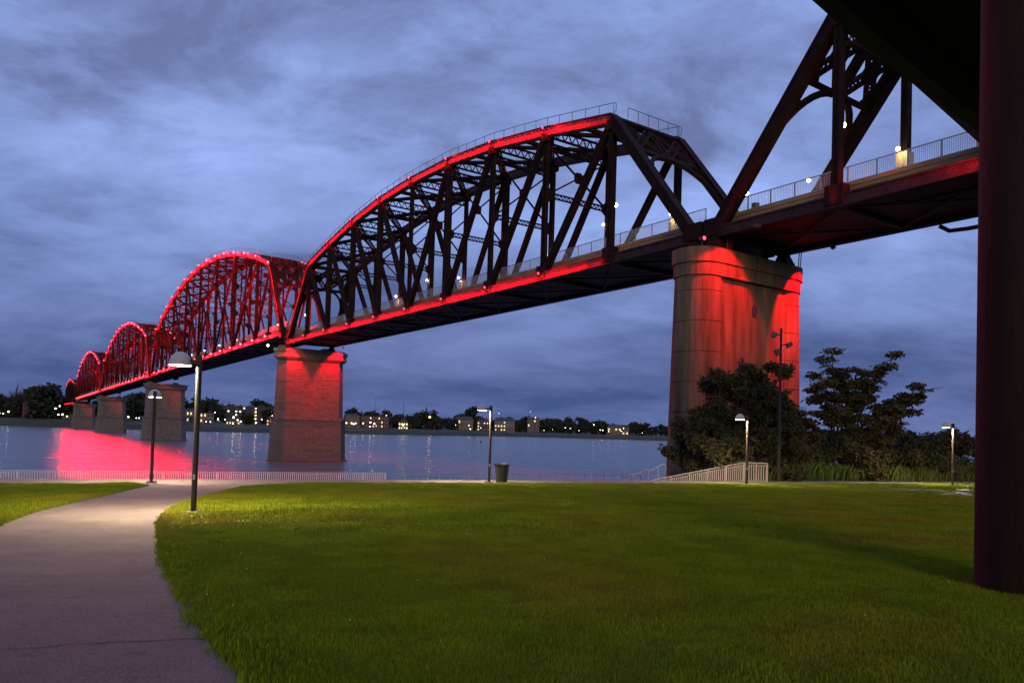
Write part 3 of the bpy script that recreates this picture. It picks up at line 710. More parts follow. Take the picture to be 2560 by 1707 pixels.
# big concrete pier on the near bank
bp = tag(empty('concrete_pier', bw_(-116.15, 0), PSI), 'huge round-nosed concrete pier flooded with red light behind the bushes', 'bridge pier')
ZT = 17.75
def stadium(r, x0, x1, t=None, n=14):
    t = t or r; pts = []
    for i in range(n+1): a = math.pi/2 + math.pi*i/n; pts.append((x0+r*math.cos(a), r*math.sin(a)))
    for i in range(n+1): a = -math.pi/2 + math.pi*i/n; pts.append((x1+r*math.cos(a), r*math.sin(a)))
    return pts
X0, X1 = -0.75, BW+0.55
def wallpoly(t): return [(X0, -t), (X1, -t), (X1, t), (X0, t)]
zs = [-8, -4.1, -1.5, 1.1, 3.7, 6.3, 8.9, 11.5, 14.1, ZT-2.35]
br_ = lambda z: 2.05 + (ZT-2.3-z)*0.022
for i in range(len(zs)-1):
    za, zb = zs[i], zs[i+1]
    for xc in (X0, X1):
        n = 28
        def ring(r, k=0): return [(xc+r*math.cos(2*math.pi*j/n), r*math.sin(2*math.pi*j/n)) for j in range(n)]
        mb = MB(); mb.sm = False
        mb.prism(ring(br_(za)-0.0), za+0.03, zb-0.03, ring(br_(zb))); mb.prism(ring(br_(za)-0.07), za-0.03, za+0.03); mb.build('nose_drum', m_conc, bp)
mb = MB(); mb.prism(wallpoly(br_(-8)-0.34), -8, ZT-2.3, wallpoly(br_(ZT-2.3)-0.34)); mb.build('wall', m_conc, bp)
mb = MB(); mb.prism(stadium(2.16, X0, X1), ZT-2.34, ZT-1.25, stadium(2.20, X0, X1)); mb.build('frieze', m_conc, bp)
mb = MB(); mb.prism(stadium(2.34, X0, X1), ZT-1.248, ZT); mb.build('coping', m_conc, bp)
for x in (0, BW):
    for y in (-1.15, 1.15): mb = MB(); mb.box((x, y, ZT+0.2), (1.5, 1.4, 0.38)); mb.build('bearing_block', m_steel, bp)
mb = MB(); mb.lathe([(0.34, 0), (0.34, 0.06)], 12); dr = MB(); dr.v = [(x, -z, y*1.7) for x, y, z in mb.v]; dr.f = mb.f; o = dr.build('drain_hole', m_black, bp); o.location = (4.6, -(br_(13)-0.34)-0.02, 13.0)
o = red_light(bp, (-1.9, -1.3, ZT+0.75), 1.3); mb = MB(); mb.tube([(0, 0, -0.55), (0, 0, 0)], 0.035, 6); mb.build('lamp_stem', m_house, o)
for x, pw, tx, cn, y_ in ((-0.6, 8500, -0.4, 84, -5.6), (2.0, 5000, 2.6, 34, -5.6), (BW+0.3, 26000, BW+1.4, 66, -5.6), (-0.9, 4200, -2.8, 70, -5.6)):
    spot(bp, (x, y_, ZT+1.0), (tx, -2.3, 4.0), pw*0.55, 44, blend=0.6)
    spot(bp, (x, y_, ZT+1.0), (tx, -2.3, 13.6), pw, cn, blend=0.3); red_light(bp, (x, y_-0.4, ZT+1.05), lens=False)
for x in (BW-0.5, BW-0.2, BW+1.2, BW+1.5, 0.6, 0.9, 1.2):
    mb = MB(); mb.tube([(x, -1.9, ZT), (x+0.05, -1.95, ZT+1.5)], 0.05, 6); mb.build('red_cable', M('red cable', (0.4, 0.02, 0.03), 0.4) if x == BW-0.5 else bpy.data.materials['red cable'], bp)

# ------------------------------------------------------------------ park lamps
def park_lamp(x, y, H, yaw, label, power=1.0):
    r = tag(empty('park_lamp', (x, y, gz(x, y)), yaw), label, 'lamp post', 'lit dome lamps of the park')
    mb = MB(); mb.sm = True; mb.lathe([(0.20, 0.0), (0.20, 0.05), (0.17, 0.07), (0.075, 0.075)], 20); mb.build('base_plate', m_mortar if yaw == 0.12 else m_pole, r)
    mb = MB(); mb.tube([(0, 0, 0.07), (0, 0, H-0.09)], 0.062, 14); mb.build('pole', m_pole, r)
    mb = MB(); mb.box((0, -0.066, 0.85), (0.05, 0.012, 0.12)); mb.build('access_plate', m_rail, r)
    mb = MB(); mb.box((-0.12, 0, H-0.22), (0.20, 0.06, 0.08)); mb.box((-0.02, 0, H-0.20), (0.13, 0.13, 0.18)); mb.build('arm', m_pole, r)
    R_ = 0.25; dm = MB(); dm.sm = True; K = 8
    prof = [(R_*math.cos(math.pi/2*i/K), 0.32*math.sin(math.pi/2*i/K)) for i in range(K)] + [(0.004, 0.321)]
    dm.lathe(prof, 28, (0, 0, 0), cap=False); dm.lathe([(r_*0.965, z*0.95) for r_, z in prof][::-1], 28, (0, 0, 0), cap=False)
    o = dm.build('lamp_shade', m_dome, r); o.location = (-0.42, 0, H-0.33)
    dm = MB(); dm.lathe([(0.20, 0.035), (0.02, 0.034)][::-1], 24, cap=False); dm.f = [f for f in dm.f]; d = dm.build('diffuser', m_bulb, o)
    return r
park_lamp(-7.23, 17.17, 3.72, 0.12, 'tall dome lamp on the grass where the path bends, nearest lamp')
park_lamp(-14.17, 29.59, 3.72, -1.12, 'distant dome lamp at the left end of the path by the promenade')
park_lamp(-0.98, 36.05-1.0, 3.72, 0.1, 'dome lamp standing beside the black litter bin')
park_lamp(12.26, 39.4-0.6, 3.70, 0.1, 'dome lamp in front of the slatted ramp railing')
park_lamp(25.58, 43.25, 3.70, 0.1, 'dome lamp at the far right beside the dark column')

# floodlight pole, unlit
fx, fy = 15.99, 44.6
r = tag(empty('floodlight_pole', (fx, fy, gz(fx, fy))), 'tall dark pole with unlit floodlights in front of the red pier', 'pole')
mb = MB(); mb.tube([(0, 0, -0.3), (0, 0, 9.15)], 0.11, 12, 0.07); mb.build('pole', m_pole, r)
for (dx, z, yaw) in ((-0.42, 8.75, 0.3), (0.5, 8.15, -0.4), (-0.2, 7.7, 1.0)):
    mb = MB(); mb.beam((0, 0, z), (dx*0.7, 0, z+0.05), 0.07, 0.07, (0, 1, 0)); mb.build('bracket', m_pole, r)
    mb = MB(); rt = Matrix.Rotation(yaw, 3, 'Y'); mb.box((dx, 0, z+0.05), (0.30, 0.32, 0.22), rt); mb.box((dx-0.06, -0.05, z-0.1), (0.22, 0.28, 0.10), rt); mb.build('floodlight', m_house, r)

# litter bin
bx_, by_ = -0.40, 35.7
r = tag(empty('litter_bin', (bx_, by_, gz(bx_, by_)+0.01)), 'black slatted litter bin with a flared rim beside the centre lamp', 'bin')
mb = MB(); mb.lathe([(0.24, 0.05), (0.27, 0.82)], 16); mb.build('liner', m_black, r)
sl = MB()
sl.add([(0.262, -0.03, 0.03), (0.275, -0.03, 0.03), (0.262, 0.03, 0.03), (0.275, 0.03, 0.03), (0.315, -0.034, 0.74), (0.328, -0.034, 0.74), (0.315, 0.034, 0.74), (0.328, 0.034, 0.74), (0.375, -0.036, 0.90), (0.388, -0.036, 0.90), (0.375, 0.036, 0.90), (0.388, 0.036, 0.90)],
       [(0, 2, 3, 1), (8, 9, 11, 10), (0, 1, 5, 4), (4, 5, 9, 8), (3, 2, 6, 7), (7, 6, 10, 11), (1, 3, 7, 5), (5, 7, 11, 9), (2, 0, 4, 6), (6, 4, 8, 10)])
sl = sl.mesh('slat', m_black)
for i in range(26): inst('slat', sl, r, (0, 0, 0), (0, 0, 2*math.pi*i/26))
for z, rr in ((0.10, 0.27), (0.72, 0.315)):
    mb = MB(); mb.lathe([(rr, z-0.02), (rr, z+0.02)], 20); mb.build('hoop', m_black, r)

# ------------------------------------------------------------------ railings
def fence(name, label, pts, hgt, mat, post=1.65, picket=0.12, cat='railing', pr=0.011):
    r = tag(empty(name, pts[0]), label, cat); o0 = V(pts[0])
    for a, b in zip(pts[:-1], pts[1:]):
        a = V(a)-o0; b = V(b)-o0; L = (b-a).length; up = V((0, 0, hgt)); t = (b-a).normalized(); sd = V((t.y, -t.x, 0))
        for z, w in ((hgt, 0.06), (hgt-0.13, 0.03), (0.10, 0.04)): mb = MB(); mb.beam(a+V((0, 0, z)), b+V((0, 0, z)), w, w*0.8, sd); mb.build('rail', mat, r)
        n = max(1, round(L/post)); pm = MB().box((0, 0, hgt/2), (0.06, 0.06, hgt)).mesh('post', mat)
        for i in range(n+1): p = a.lerp(b, i/n); inst('post', pm, r, p)
        n = int(L/picket); mb = MB()
        for i in range(n): p = a.lerp(b, (i+0.5)/n); mb.box(p+V((0, 0, hgt/2)), (pr*2, pr*2, hgt-0.2))
        tag(mb.build('pickets', mat, r), kind='stuff')
    return r
ZW = -4.05
m_railr = M('wharf railing paint', (0.16, 0.14, 0.15), 0.5)
fence('wharf_railing', 'low picket railing along the water across the left half', [SH(-62, 75, ZW), SH(-18.5, 75, ZW)], 1.1, m_railr, 1.65, 0.13, pr=0.016)
fence('wharf_railing', 'pale picket railing below the stone pier, at the river edge', [SH(-17.8, 75, ZW), SH(16.2, 75, ZW)], 1.1, M('pale wharf railing', (0.80, 0.66, 0.62), 0.5), 2.2, 0.19, pr=0.034)
m_railt = M('thin wharf rails', (0.36, 0.31, 0.33), 0.5)
fence('wharf_railing', 'thin railing behind the litter bin at the river edge', [SH(17.0, 75, ZW), SH(46, 75, ZW)], 1.1, m_railt, 2.4, 2.4, pr=0.02)
# ramp railing with its return, right
c0 = Vector(SH(26.6, 36.6, 36*SL-0.02)); 
a0 = Vector(SH(20.6, 37.4, 36*SL-1.15)); 
p1885 = (13.25, 41.6)
fence('ramp_railing', 'sloping slatted railing of the ramp going down below the promenade', [(7.9, 41.6, -1.95), (13.4, 42.9, -0.86)], 1.12, m_galv, 1.2, 0.13, pr=0.022)
fence('ramp_railing', 'short upright end panel of slatted railing beside the floodlight pole', [(13.47, 42.85, -0.86), (14.55, 42.35, -0.86)], 1.12, m_galv, 0.6, 0.13, pr=0.022)
# stair handrail
st = [(6.38, -0.79), (6.78, -0.57), (7.06, -0.57), (7.62, -0.27), (7.93, -0.32), (8.52, 0.05), (8.72, 0.03), (8.72, -0.92)]
r = tag(empty('stair_handrail', (8.72, 42, -0.9)), 'pale stepped pipe handrail of the stairs before the big pier', 'handrail')
for dy, rr in ((0, 0.03),):
    mb = MB(); mb.sm = True; mb.tube([(x-8.72, dy, z+0.9) for x, z in st], rr, 8); mb.build('handrail', m_galv, r)
for x, z in ((6.9, -0.57), (7.75, -0.3), (8.3, -0.1)): mb = MB(); mb.tube([(x-8.72, 0, z+0.9), (x-8.72, 0, -0.7)], 0.02, 6); mb.build('post', m_galv, r)

# ------------------------------------------------------------------ vegetation on the near bank
def leaf_cloud(mb, rnd, c, rx, rz, n, size, droop=0.0):
    for _ in range(n):
        while True:
            d = V((rnd.uniform(-1, 1), rnd.uniform(-1, 1), rnd.uniform(-1, 1)))
            if d.length <= 1: break
        d = d * (0.55 + 0.45*rnd.random())
        p = V(c) + V((d.x*rx, d.y*rx, d.z*rz)); s = size*rnd.uniform(0.6, 1.35)
        t = V((rnd.uniform(-1, 1), rnd.uniform(-1, 1), rnd.uniform(-0.7, 0.5) - droop)).normalized(); u = t.orthogonal().normalized()
        u = (Matrix.Rotation(rnd.uniform(0, 6.28), 3, t) @ u)*s*0.36; t = t*s
        mb.add([p, p+t*0.5+u, p+t, p+t*0.5-u], [(0, 1, 2, 3)])
def limb(mb, p, q, r0, r1, rnd, k=5, wob=0.08):
    p, q = V(p), V(q); L = (q-p).length; pts = []
    for i in range(k+1): pts.append(p.lerp(q, i/k) + (V((rnd.uniform(-1, 1), rnd.uniform(-1, 1), rnd.uniform(-.5, .5)))*L*wob if 0 < i < k else V((0, 0, 0))))
    mb.tube(pts, r0, 6, r1); return pts
def shrub(x, y, zb, h, rad, seed, label, mat, n=5200, size=0.16, group=None, clumps=26):
    rnd = random.Random(seed); r = tag(empty('shrub', (x, y, zb)), label, 'shrub', group)
    st = MB(); lf = MB()
    for i in range(clumps):
        a = rnd.uniform(0, 6.28); hh = h*rnd.uniform(0.22, 0.98); f = math.sqrt(max(0.05, 1-(hh/h-0.35)**2*1.5)); rr = rad*f*math.sqrt(rnd.random())*0.95
        p = V((math.cos(a)*rr, math.sin(a)*rr, hh)); b = V((p.x*0.25, p.y*0.25, 0)); limb(st, b, p, 0.05, 0.012, rnd)
        cs = rnd.uniform(0.40, 0.72)*rad*0.55; leaf_cloud(lf, rnd, p, cs, cs*0.8, int(n*2.6)//clumps, size*1.05)
        for _ in range(3):                                            # loose twigs past the outline
            e = p + V((math.cos(a)*rnd.uniform(.2, .7), math.sin(a)*rnd.uniform(.2, .7), rnd.uniform(0, .7))); limb(st, p, e, 0.014, 0.005, rnd, 3)
            leaf_cloud(lf, rnd, e, 0.16, 0.14, 14, size)
    st.build('stems', m_bark, r); lf.build('crown', mat, r); return r
GB = 'overgrown bushes at the foot of the big pier'
shrub(11.6, 47.6, -1.9, 4.8, 2.1, 1, 'reddish brown bush spilling left past the edge of the big pier', m_leafA, 9000, 0.15, GB, 34)
shrub(14.3, 48.8, -2.0, 7.9, 2.4, 2, 'tallest dark bush in front of the big red pier', m_leafA, 12000, 0.16, GB, 44)
shrub(16.4, 49.5, -2.0, 8.6, 2.3, 3, 'dark bush behind the floodlight pole', m_leafA, 10000, 0.17, GB, 36)
shrub(12.6, 45.0, -1.6, 3.8, 2.0, 4, 'low dark bush behind the ramp railing', m_leafA, 6000, 0.15, GB, 24)
shrub(17.0, 46.5, -1.6, 3.9, 1.8, 5, 'low dark bush right of the floodlight pole', m_leafA, 6000, 0.15, GB, 22)
def sumac(x, y, zb, seed, label):
    rnd = random.Random(seed); r = tag(empty('sumac_tree', (x, y, zb)), label, 'tree'); r.scale = (1.24, 1.13, 1.05); tr = MB(); lf = MB()
    tr.sm = True
    base = V((0, 0, 0)); fork = V((0.1, 0, 2.6)); limb(tr, base, fork, 0.17, 0.12, rnd, 5, 0.03)
    tips = [(-3.2, 0.3, 5.7), (-2.3, -0.4, 4.6), (-1.4, 0.5, 7.4), (-0.5, -0.3, 8.9), (0.2, 0.4, 7.7), (1.1, -0.3, 7.9), (2.1, 0.3, 8.1), (2.9, 0.0, 8.9), (3.2, 0.5, 6.1), (4.6, -0.3, 6.9), (2.2, -0.6, 4.8), (3.4, 0.3, 4.2), (-1.2, 0.7, 3.6), (1.2, 0.8, 5.9), (-0.4, -0.8, 5.6), (0.5, -0.5, 4.3), (4.0, 0.5, 5.6), (-3.6, 0.1, 6.3), (2.6, 0.7, 3.4), (-2.0, 0.4, 3.1), (3.7, 0.2, 6.6), (1.7, 0.2, 7.0), (-0.9, 0.3, 6.3), (0.8, 0.9, 6.8), (-2.2, 0.6, 5.5), (2.8, -0.4, 5.5), (-0.1, 0.5, 8.2), (0.4, -0.6, 3.3), (1.4, 0.5, 3.9)]
    for t in tips:
        t = V(t); mid = fork.lerp(t, 0.45) + V((rnd.uniform(-.3, .3), rnd.uniform(-.3, .3), -0.25)); 
        limb(tr, fork, mid, 0.085, 0.05, rnd, 4, 0.05); limb(tr, mid, t, 0.05, 0.018, rnd, 4, 0.06)
        for k in range(5):
            f = 0.3 + 0.75*(k+rnd.random())/5; p = mid.lerp(t, f) + V((rnd.gauss(0, .25), rnd.gauss(0, .25), rnd.gauss(0.1, .18)))
            leaf_cloud(lf, rnd, p, rnd.uniform(0.42, 0.78), rnd.uniform(0.22, 0.36), 165, 0.20, 0.35)
        for k in range(10):                                            # loose sprays of compound leaves
            f = 0.4 + 0.6*rnd.random(); p = mid.lerp(t, min(f, 0.97)) + V((rnd.gauss(0, .06), rnd.gauss(0, .06), rnd.gauss(0.02, .06)))
            a = rnd.uniform(0, 6.28); L = rnd.uniform(0.45, 0.8); d = V((math.cos(a), math.sin(a), rnd.uniform(-0.1, 0.6)))
            tr.tube([p, p+d*L*0.5, p+d*L+V((0, 0, -L*0.35))], 0.008, 4, 0.003)
            for q in range(9):
                for sg in (-1, 1):
                    g = (q+1)/9; b = p + d*L*g + V((0, 0, -L*0.35*g*g)); sd = V((-d.y, d.x, -0.5))*sg; s = 0.22*rnd.uniform(.7, 1.2)
                    w = d*s*0.22; lf.add([b, b+sd*s*0.5+w, b+sd*s+d*s*0.35, b+sd*s*0.5-w], [(0, 1, 2, 3)])
    tr.build('trunk', m_bark, r); lf.build('crown', m_leafB, r); return r
sumac(22.1, 50.5, -1.95, 11, 'open-branched tree with feathery leaves right of the red pier')
shrub(22.8, 49.8, -1.6, 3.6, 2.4, 21, 'dark undergrowth bush under the open-branched tree', m_leafA, 7000, 0.16, GB, 26)
shrub(19.3, 49.0, -1.7, 3.0, 2.0, 22, 'dark bush between the floodlight pole and the open tree', m_leafA, 6000, 0.16, GB, 22)
shrub(28.0, 53.0, -1.8, 3.9, 3.0, 23, 'dark bush left of the far right lamp', m_leafA, 7000, 0.17, GB, 26)
shrub(33.5, 56.0, -1.9, 4.4, 3.4, 24, 'dark bush behind the far right lamp next to the column', m_leafA, 7000, 0.18, GB, 26)
shrub(31.0, 62.0, -2.6, 5.0, 3.6, 25, 'low dark tree mass near the right column', m_leafA, 6000, 0.2, GB, 24)
# strip of tall weeds
rnd = random.Random(77); mb = MB()
for _ in range(24000):
    e = rnd.uniform(27.2, 62); n = 36.25 + rnd.random()**0.8*3.4; base = V(SH(e, n, -0.9 - 0.12*(n-36.2)*1.0)); h = rnd.uniform(0.6, 1.5) * (0.8 + 0.35*noise.noise(V((e*0.45, n*0.5, 3))))
    d = V((rnd.uniform(-1, 1), rnd.uniform(-1, 1), 0))*0.5*h; w = V((rnd.uniform(-1, 1), rnd.uniform(-1, 1), 0)).normalized()*rnd.uniform(0.02, 0.07)
    a, b, c = base, base+V((0, 0, h*0.6))+d*0.35, base+V((0, 0, h))+d
    mb.add([a-w*0.4, a+w*0.4, b+w, c, b-w], [(0, 1, 2, 3, 4)])
tag(mb.build('tall_weeds', m_weed), 'strip of tall green weeds along the bank right of the pole', 'weeds', kind='stuff')
# damp concrete apron at right
m_wet = M('wet bare earth', (0.085, 0.060, 0.036), 0.6, (0.045, 0.032, 0.020), 1.2, 1.0, 9, detail=10, spec=0.25)
_w = [(17.0, 36.8), (17.4, 34.0), (18.9, 31.6), (22, 31.2), (27, 34.5), (33, 40.5), (35, 45.5), (30, 44.6), (24, 41.6), (20, 39.2)]
WET = smooth(_w + [_w[0]], 6)[:-1]; _r = random.Random(8); WET = [p + Vector((_r.uniform(-.2, .2), _r.uniform(-.2, .2))) for p in WET]
def in_wet(p):
    c = False
    for a, b in zip(WET, WET[1:] + WET[:1]):
        if (a.y > p.y) != (b.y > p.y) and p.x < (b.x-a.x)*(p.y-a.y)/(b.y-a.y) + a.x: c = not c
    return c
mb = MB(); mb.add([G3(p, 0.031) for p in WET], [tuple(range(len(WET)))]); tag(mb.build('bare_earth', m_wet), kind='structure')

# ------------------------------------------------------------------ grass
gcol = bpy.data.collections.new('grass_patches')
def patch(seed, size, nbl, h0, h1, wid):
    rnd = random.Random(seed); mb = MB()
    for _ in range(nbl):
        x, y = rnd.uniform(-size/2, size/2), rnd.uniform(-size/2, size/2); h = rnd.uniform(h0, h1); a = rnd.uniform(0, 6.28); le = rnd.uniform(0.1, 0.75)*h
        d = V((math.cos(a), math.sin(a), 0)); sd = V((-d.y, d.x, 0))*wid*rnd.uniform(.7, 1.3); b = V((x, y, 0)); m = b + d*le*0.35 + V((0, 0, h*0.62)); t = b + d*le + V((0, 0, h))
        mb.add([b-sd, b+sd, m+sd*0.75, t, m-sd*0.75], [(0, 1, 2, 4), (4, 2, 3)])
    return mb.mesh('grass_patch', m_grass)
def inpoly_lawn(p):
    n = p.dot(N_)
    if n > LAWN_N - 0.15: return 0
    # distance to path edges at the same y
    def xe(P, y):
        for a, b in zip(P[:-1], P[1:]):
            if (a.y <= y <= b.y): return a.x + (b.x-a.x)*(y-a.y)/max(1e-6, b.y-a.y)
        return None
    xr, xl = xe(RP, p.y), xe(LP, p.y)
    if xr is not None and p.x > xr + 0.05: return 1
    if xr is None and p.x > -8: return 1
    if xl is not None and p.x < xl - 0.05 and n < 31.7: return 1
    return 0
def scatter(name, pts, patches, smin, smax):
    c = bpy.data.collections.new(name + '_source')
    for i, me in enumerate(patches): c.objects.link(bpy.data.objects.new('grass_patch', me))
    me = bpy.data.meshes.new(name); me.from_pydata(pts, [], []); o = link(bpy.data.objects.new(name, me))
    ng = bpy.data.node_groups.new(name, 'GeometryNodeTree'); ng.interface.new_socket('Geometry', in_out='INPUT', socket_type='NodeSocketGeometry'); ng.interface.new_socket('Geometry', in_out='OUTPUT', socket_type='NodeSocketGeometry')
    N = ng.nodes.new; L = ng.links.new; gi, go = N('NodeGroupInput'), N('NodeGroupOutput'); ip = N('GeometryNodeInstanceOnPoints'); ci = N('GeometryNodeCollectionInfo')
    ci.inputs['Collection'].default_value = c; ci.inputs['Separate Children'].default_value = True; ci.inputs['Reset Children'].default_value = True
    rv = N('FunctionNodeRandomValue'); rv.data_type = 'FLOAT_VECTOR'; rv.inputs[0].default_value = (0, 0, 0); rv.inputs[1].default_value = (0, 0, 6.283)
    rs = N('FunctionNodeRandomValue'); rs.data_type = 'FLOAT'; rs.inputs[2].default_value = smin; rs.inputs[3].default_value = smax; rs.inputs['Seed'].default_value = 5
    ip.inputs['Pick Instance'].default_value = True
    L(gi.outputs[0], ip.inputs['Points']); L(ci.outputs[0], ip.inputs['Instance']); L(rv.outputs[0], ip.inputs['Rotation']); L(rs.outputs[1], ip.inputs['Scale']); L(ip.outputs[0], go.inputs[0])
    md = o.modifiers.new('scatter', 'NODES'); md.node_group = ng; return o
rnd = random.Random(12)
near, mid_, farp, edge = [], [], [], []
def vis(x, y, mrg=1.5): return abs(x) < y*0.70 + mrg
y = 3.6
while y < 14:
    x = -12.0
    while x < 12:
        p = Vector((x + rnd.uniform(-.1, .1), y + rnd.uniform(-.1, .1)))
        if vis(p.x, p.y) and inpoly_lawn(p):
            # keep whole patches inside the lawn; the edge gets small tufts
            ok = all(inpoly_lawn(p + Vector(d)) for d in ((.24, 0), (-.24, 0), (0, .24), (0, -.24)))
            if ok: near.append(G3(p, 0.02))
        x += 0.36
    y += 0.36
y = 14
while y < 52:
    x = -36.0
    while x < 40:
        p = Vector((x + rnd.uniform(-.2, .2), y + rnd.uniform(-.2, .2)))
        if vis(p.x, p.y, 2) and inpoly_lawn(p) and all(inpoly_lawn(p + Vector(d)) for d in ((.4, 0), (-.4, 0), (0, .4), (0, -.4))) and (not in_wet(p) or rnd.random() < 0.45): mid_.append(G3(p, 0.02))
        x += 0.62
    y += 0.62
for P, sg in ((RP, 1), (LP, -1)):
    for a, b in zip(P[:-1], P[1:]):
        L_ = (b-a).length; d = (b-a).normalized(); nn = Vector((d.y, -d.x))*sg
        for i in range(int(L_/0.010)):
            p = a.lerp(b, rnd.random()) + nn*(rnd.random()**1.5*0.60 - 0.07*rnd.random()**2)
            if vis(p.x, p.y, 1) and p.y > 3 and p.dot(N_) < LAWN_N: edge.append(G3(p, 0.015))
scatter_objs = [scatter('grass_near', near, [patch(i, 0.55, 1150, 0.016, 0.048, 0.0021) for i in range(4)], 0.8, 1.2),
                scatter('grass_mid', mid_, [patch(10+i, 0.9, 750, 0.022, 0.062, 0.0048) for i in range(4)], 0.8, 1.25),
                scatter('grass_edge', edge, [patch(20+i, 0.09, 16, 0.022, 0.075, 0.0028) for i in range(4)], 0.7, 1.3)]
for o, lb in zip(scatter_objs, ('short mown grass of the lawn in the foreground', 'mown grass of the lawn farther off', 'ragged grass fringe along the path edges')): tag(o, lb, 'grass', kind='stuff')
m_clover = M('white clover', (0.5, 0.5, 0.42), 0.9)
mb = MB(); rnd = random.Random(31)
for _ in range(170):
    p = Vector((rnd.uniform(-8, 16), rnd.uniform(6, 30)))
    if rnd.random() < 0.6: p = Vector((rnd.gauss(-4.6, 2.2), rnd.gauss(16.5, 3.5)))
    if inpoly_lawn(p):
        c = V(G3(p, 0.065)); s = rnd.uniform(0.005, 0.010); mb.lathe([(0.002, -s), (s, 0), (0.002, s)], 5, c, cap=False)
tag(mb.build('clover_flowers', m_clover), 'tiny white clover heads dotted over the lawn', 'flowers', kind='stuff')

# ------------------------------------------------------------------ far bank
bank = [(-1600, 700), (-700, 640), (-420, 628), (-343, 622), (-253, 618), (-228, 660), (-168, 752), (-100, 900), (1, 1140), (138, 1165), (227, 1178), (500, 1260), (1300, 1500), (3500, 2200)]
mb = MB()
offs = [(0, -7.5), (1, WATER+0.3), (14, -2.2), (40, 0.6), (120, 1.6), (900, 4.0), (9000, 12)]
for (x, y) in bank:
    d = Vector((x, y)).normalized()
    for o_, z in offs: mb.v.append((x + d.x*o_, y + d.y*o_, z))
k = len(offs)
for i in range(len(bank)-1):
    for j in range(k-1): a = i*k+j; mb.f.append((a, a+k, a+k+1, a+1))
tag(mb.build('far_bank', m_fbank), kind='structure')
def bank_depth(u):
    """distance (y) of the far waterline along the direction x/y = u"""
    for (x0, y0), (x1, y1) in zip(bank[:-1], bank[1:]):
        u0, u1 = x0/y0, x1/y1
        if u0 <= u <= u1: t = (u-u0)/(u1-u0); return y0 + (y1-y0)*t
    return 900
def far_pt(pxl, back=30):                                # pxl: column of the photograph, back: metres behind the waterline
    u = (pxl-1280)/1866.5 - 0.0015; y = bank_depth(u) + back; return u*y, y
def far_z(back): 
    for (a, za), (b, zb) in zip(offs[:-1], offs[1:]):
        if a <= back <= b: return za + (zb-za)*(back-a)/(b-a)
    return 2
ORD = ['first', 'second', 'third', 'fourth', 'fifth', 'sixth', 'seventh', 'eighth', 'ninth', 'tenth', 'eleventh', 'twelfth', 'thirteenth', 'fourteenth', 'fifteenth', 'sixteenth', 'seventeenth', 'eighteenth', 'nineteenth', 'twentieth'] + ['twenty-' + w for w in ('first', 'second', 'third', 'fourth', 'fifth', 'sixth', 'seventh', 'eighth', 'ninth')]
def zone(px):
    for lim, w in ((40, 'at the left edge of the far shore'), (110, 'around the red brick house on the far left shore'), (165, 'just left of the bridge end on the far shore'), (285, 'behind the farthest stone piers'), (345, 'behind the pier with the small lamp in front'), (455, 'just left of the near lamp pole on the far shore'), (500, 'by the dim two-storey house on the far shore'), (560, 'by the cream lit building on the far shore'), (700, 'around the dark apartment block on the far shore'),
                   (905, 'at the beige hall right of the stone pier'), (985, 'around the long brick building on the far shore'), (1040, 'by the golden gabled building on the far shore'), (1110, 'around the church spire on the far shore'), (1190, 'by the dim wide house on the far shore'), (1235, 'behind the centre lamp post on the far shore'), (1300, 'around the white columned house on the far shore'), (1370, 'by the tall pale house on the far shore'),
                   (1440, 'right of the tall pale house on the far shore'), (1520, 'left of the wide low house on the far shore'), (1590, 'around the wide low house on the far shore'), (1700, 'just left of the big pier on the far shore'), (2110, 'behind the left side of the open-branched tree'), (2250, 'behind the right side of the open-branched tree'), (2370, 'just left of the far right lamp'), (9999, 'between the far right lamp and the dark column')):
        if px < lim: return w
# crowns
def crown_mesh(seed, tall=1.0):
    rnd = random.Random(seed); mb = MB(); tr = MB()
    for c in range(30):
        a = rnd.uniform(0, 6.28); z = rnd.uniform(0.14, 0.90); f = math.sqrt(max(0.03, 1-((z-0.5)/0.52)**2))*0.40*math.sqrt(rnd.random())
        leaf_cloud(mb, rnd, (math.cos(a)*f, math.sin(a)*f, z*tall), 0.19, 0.15, 65, 0.13)
    tr.tube([(0, 0, -0.02), (0.01, 0, 0.3*tall), (0, 0.01, 0.6*tall)], 0.022, 6, 0.008)
    for _ in range(5):
        a = rnd.uniform(0, 6.28); tr.tube([(0, 0, 0.28*tall), (math.cos(a)*0.22, math.sin(a)*0.22, 0.6*tall)], 0.011, 5, 0.004)
    return mb.mesh('crown', m_leafF), tr.mesh('trunk', m_bark)
CR = [crown_mesh(100+i, (1.0, 1.15, 0.9, 1.05, 0.95)[i]) for i in range(5)]
def bare_mesh(seed):
    rnd = random.Random(seed); tr = MB(); tr.tube([(0, 0, 0), (0, 0, 0.35)], 0.02, 6, 0.014)
    for _ in range(46):
        a = rnd.uniform(0, 6.28); ph = rnd.uniform(0.1, 1.2); d = V((math.cos(a)*math.sin(ph), math.sin(a)*math.sin(ph), math.cos(ph))); b = V((0, 0, rnd.uniform(0.2, 0.4))); e = b + d*rnd.uniform(0.35, 0.55)
        tr.tube([b, b.lerp(e, 0.5)+V((0, 0, 0.03)), e], 0.008, 4, 0.003)
        for _ in range(4): q = b.lerp(e, rnd.uniform(.4, .9)); tr.tube([q, q+V((rnd.uniform(-.12, .12), rnd.uniform(-.12, .12), rnd.uniform(0, .15)))], 0.004, 3, 0.002)
    return tr.mesh('branches', m_bark)
rnd = random.Random(9)
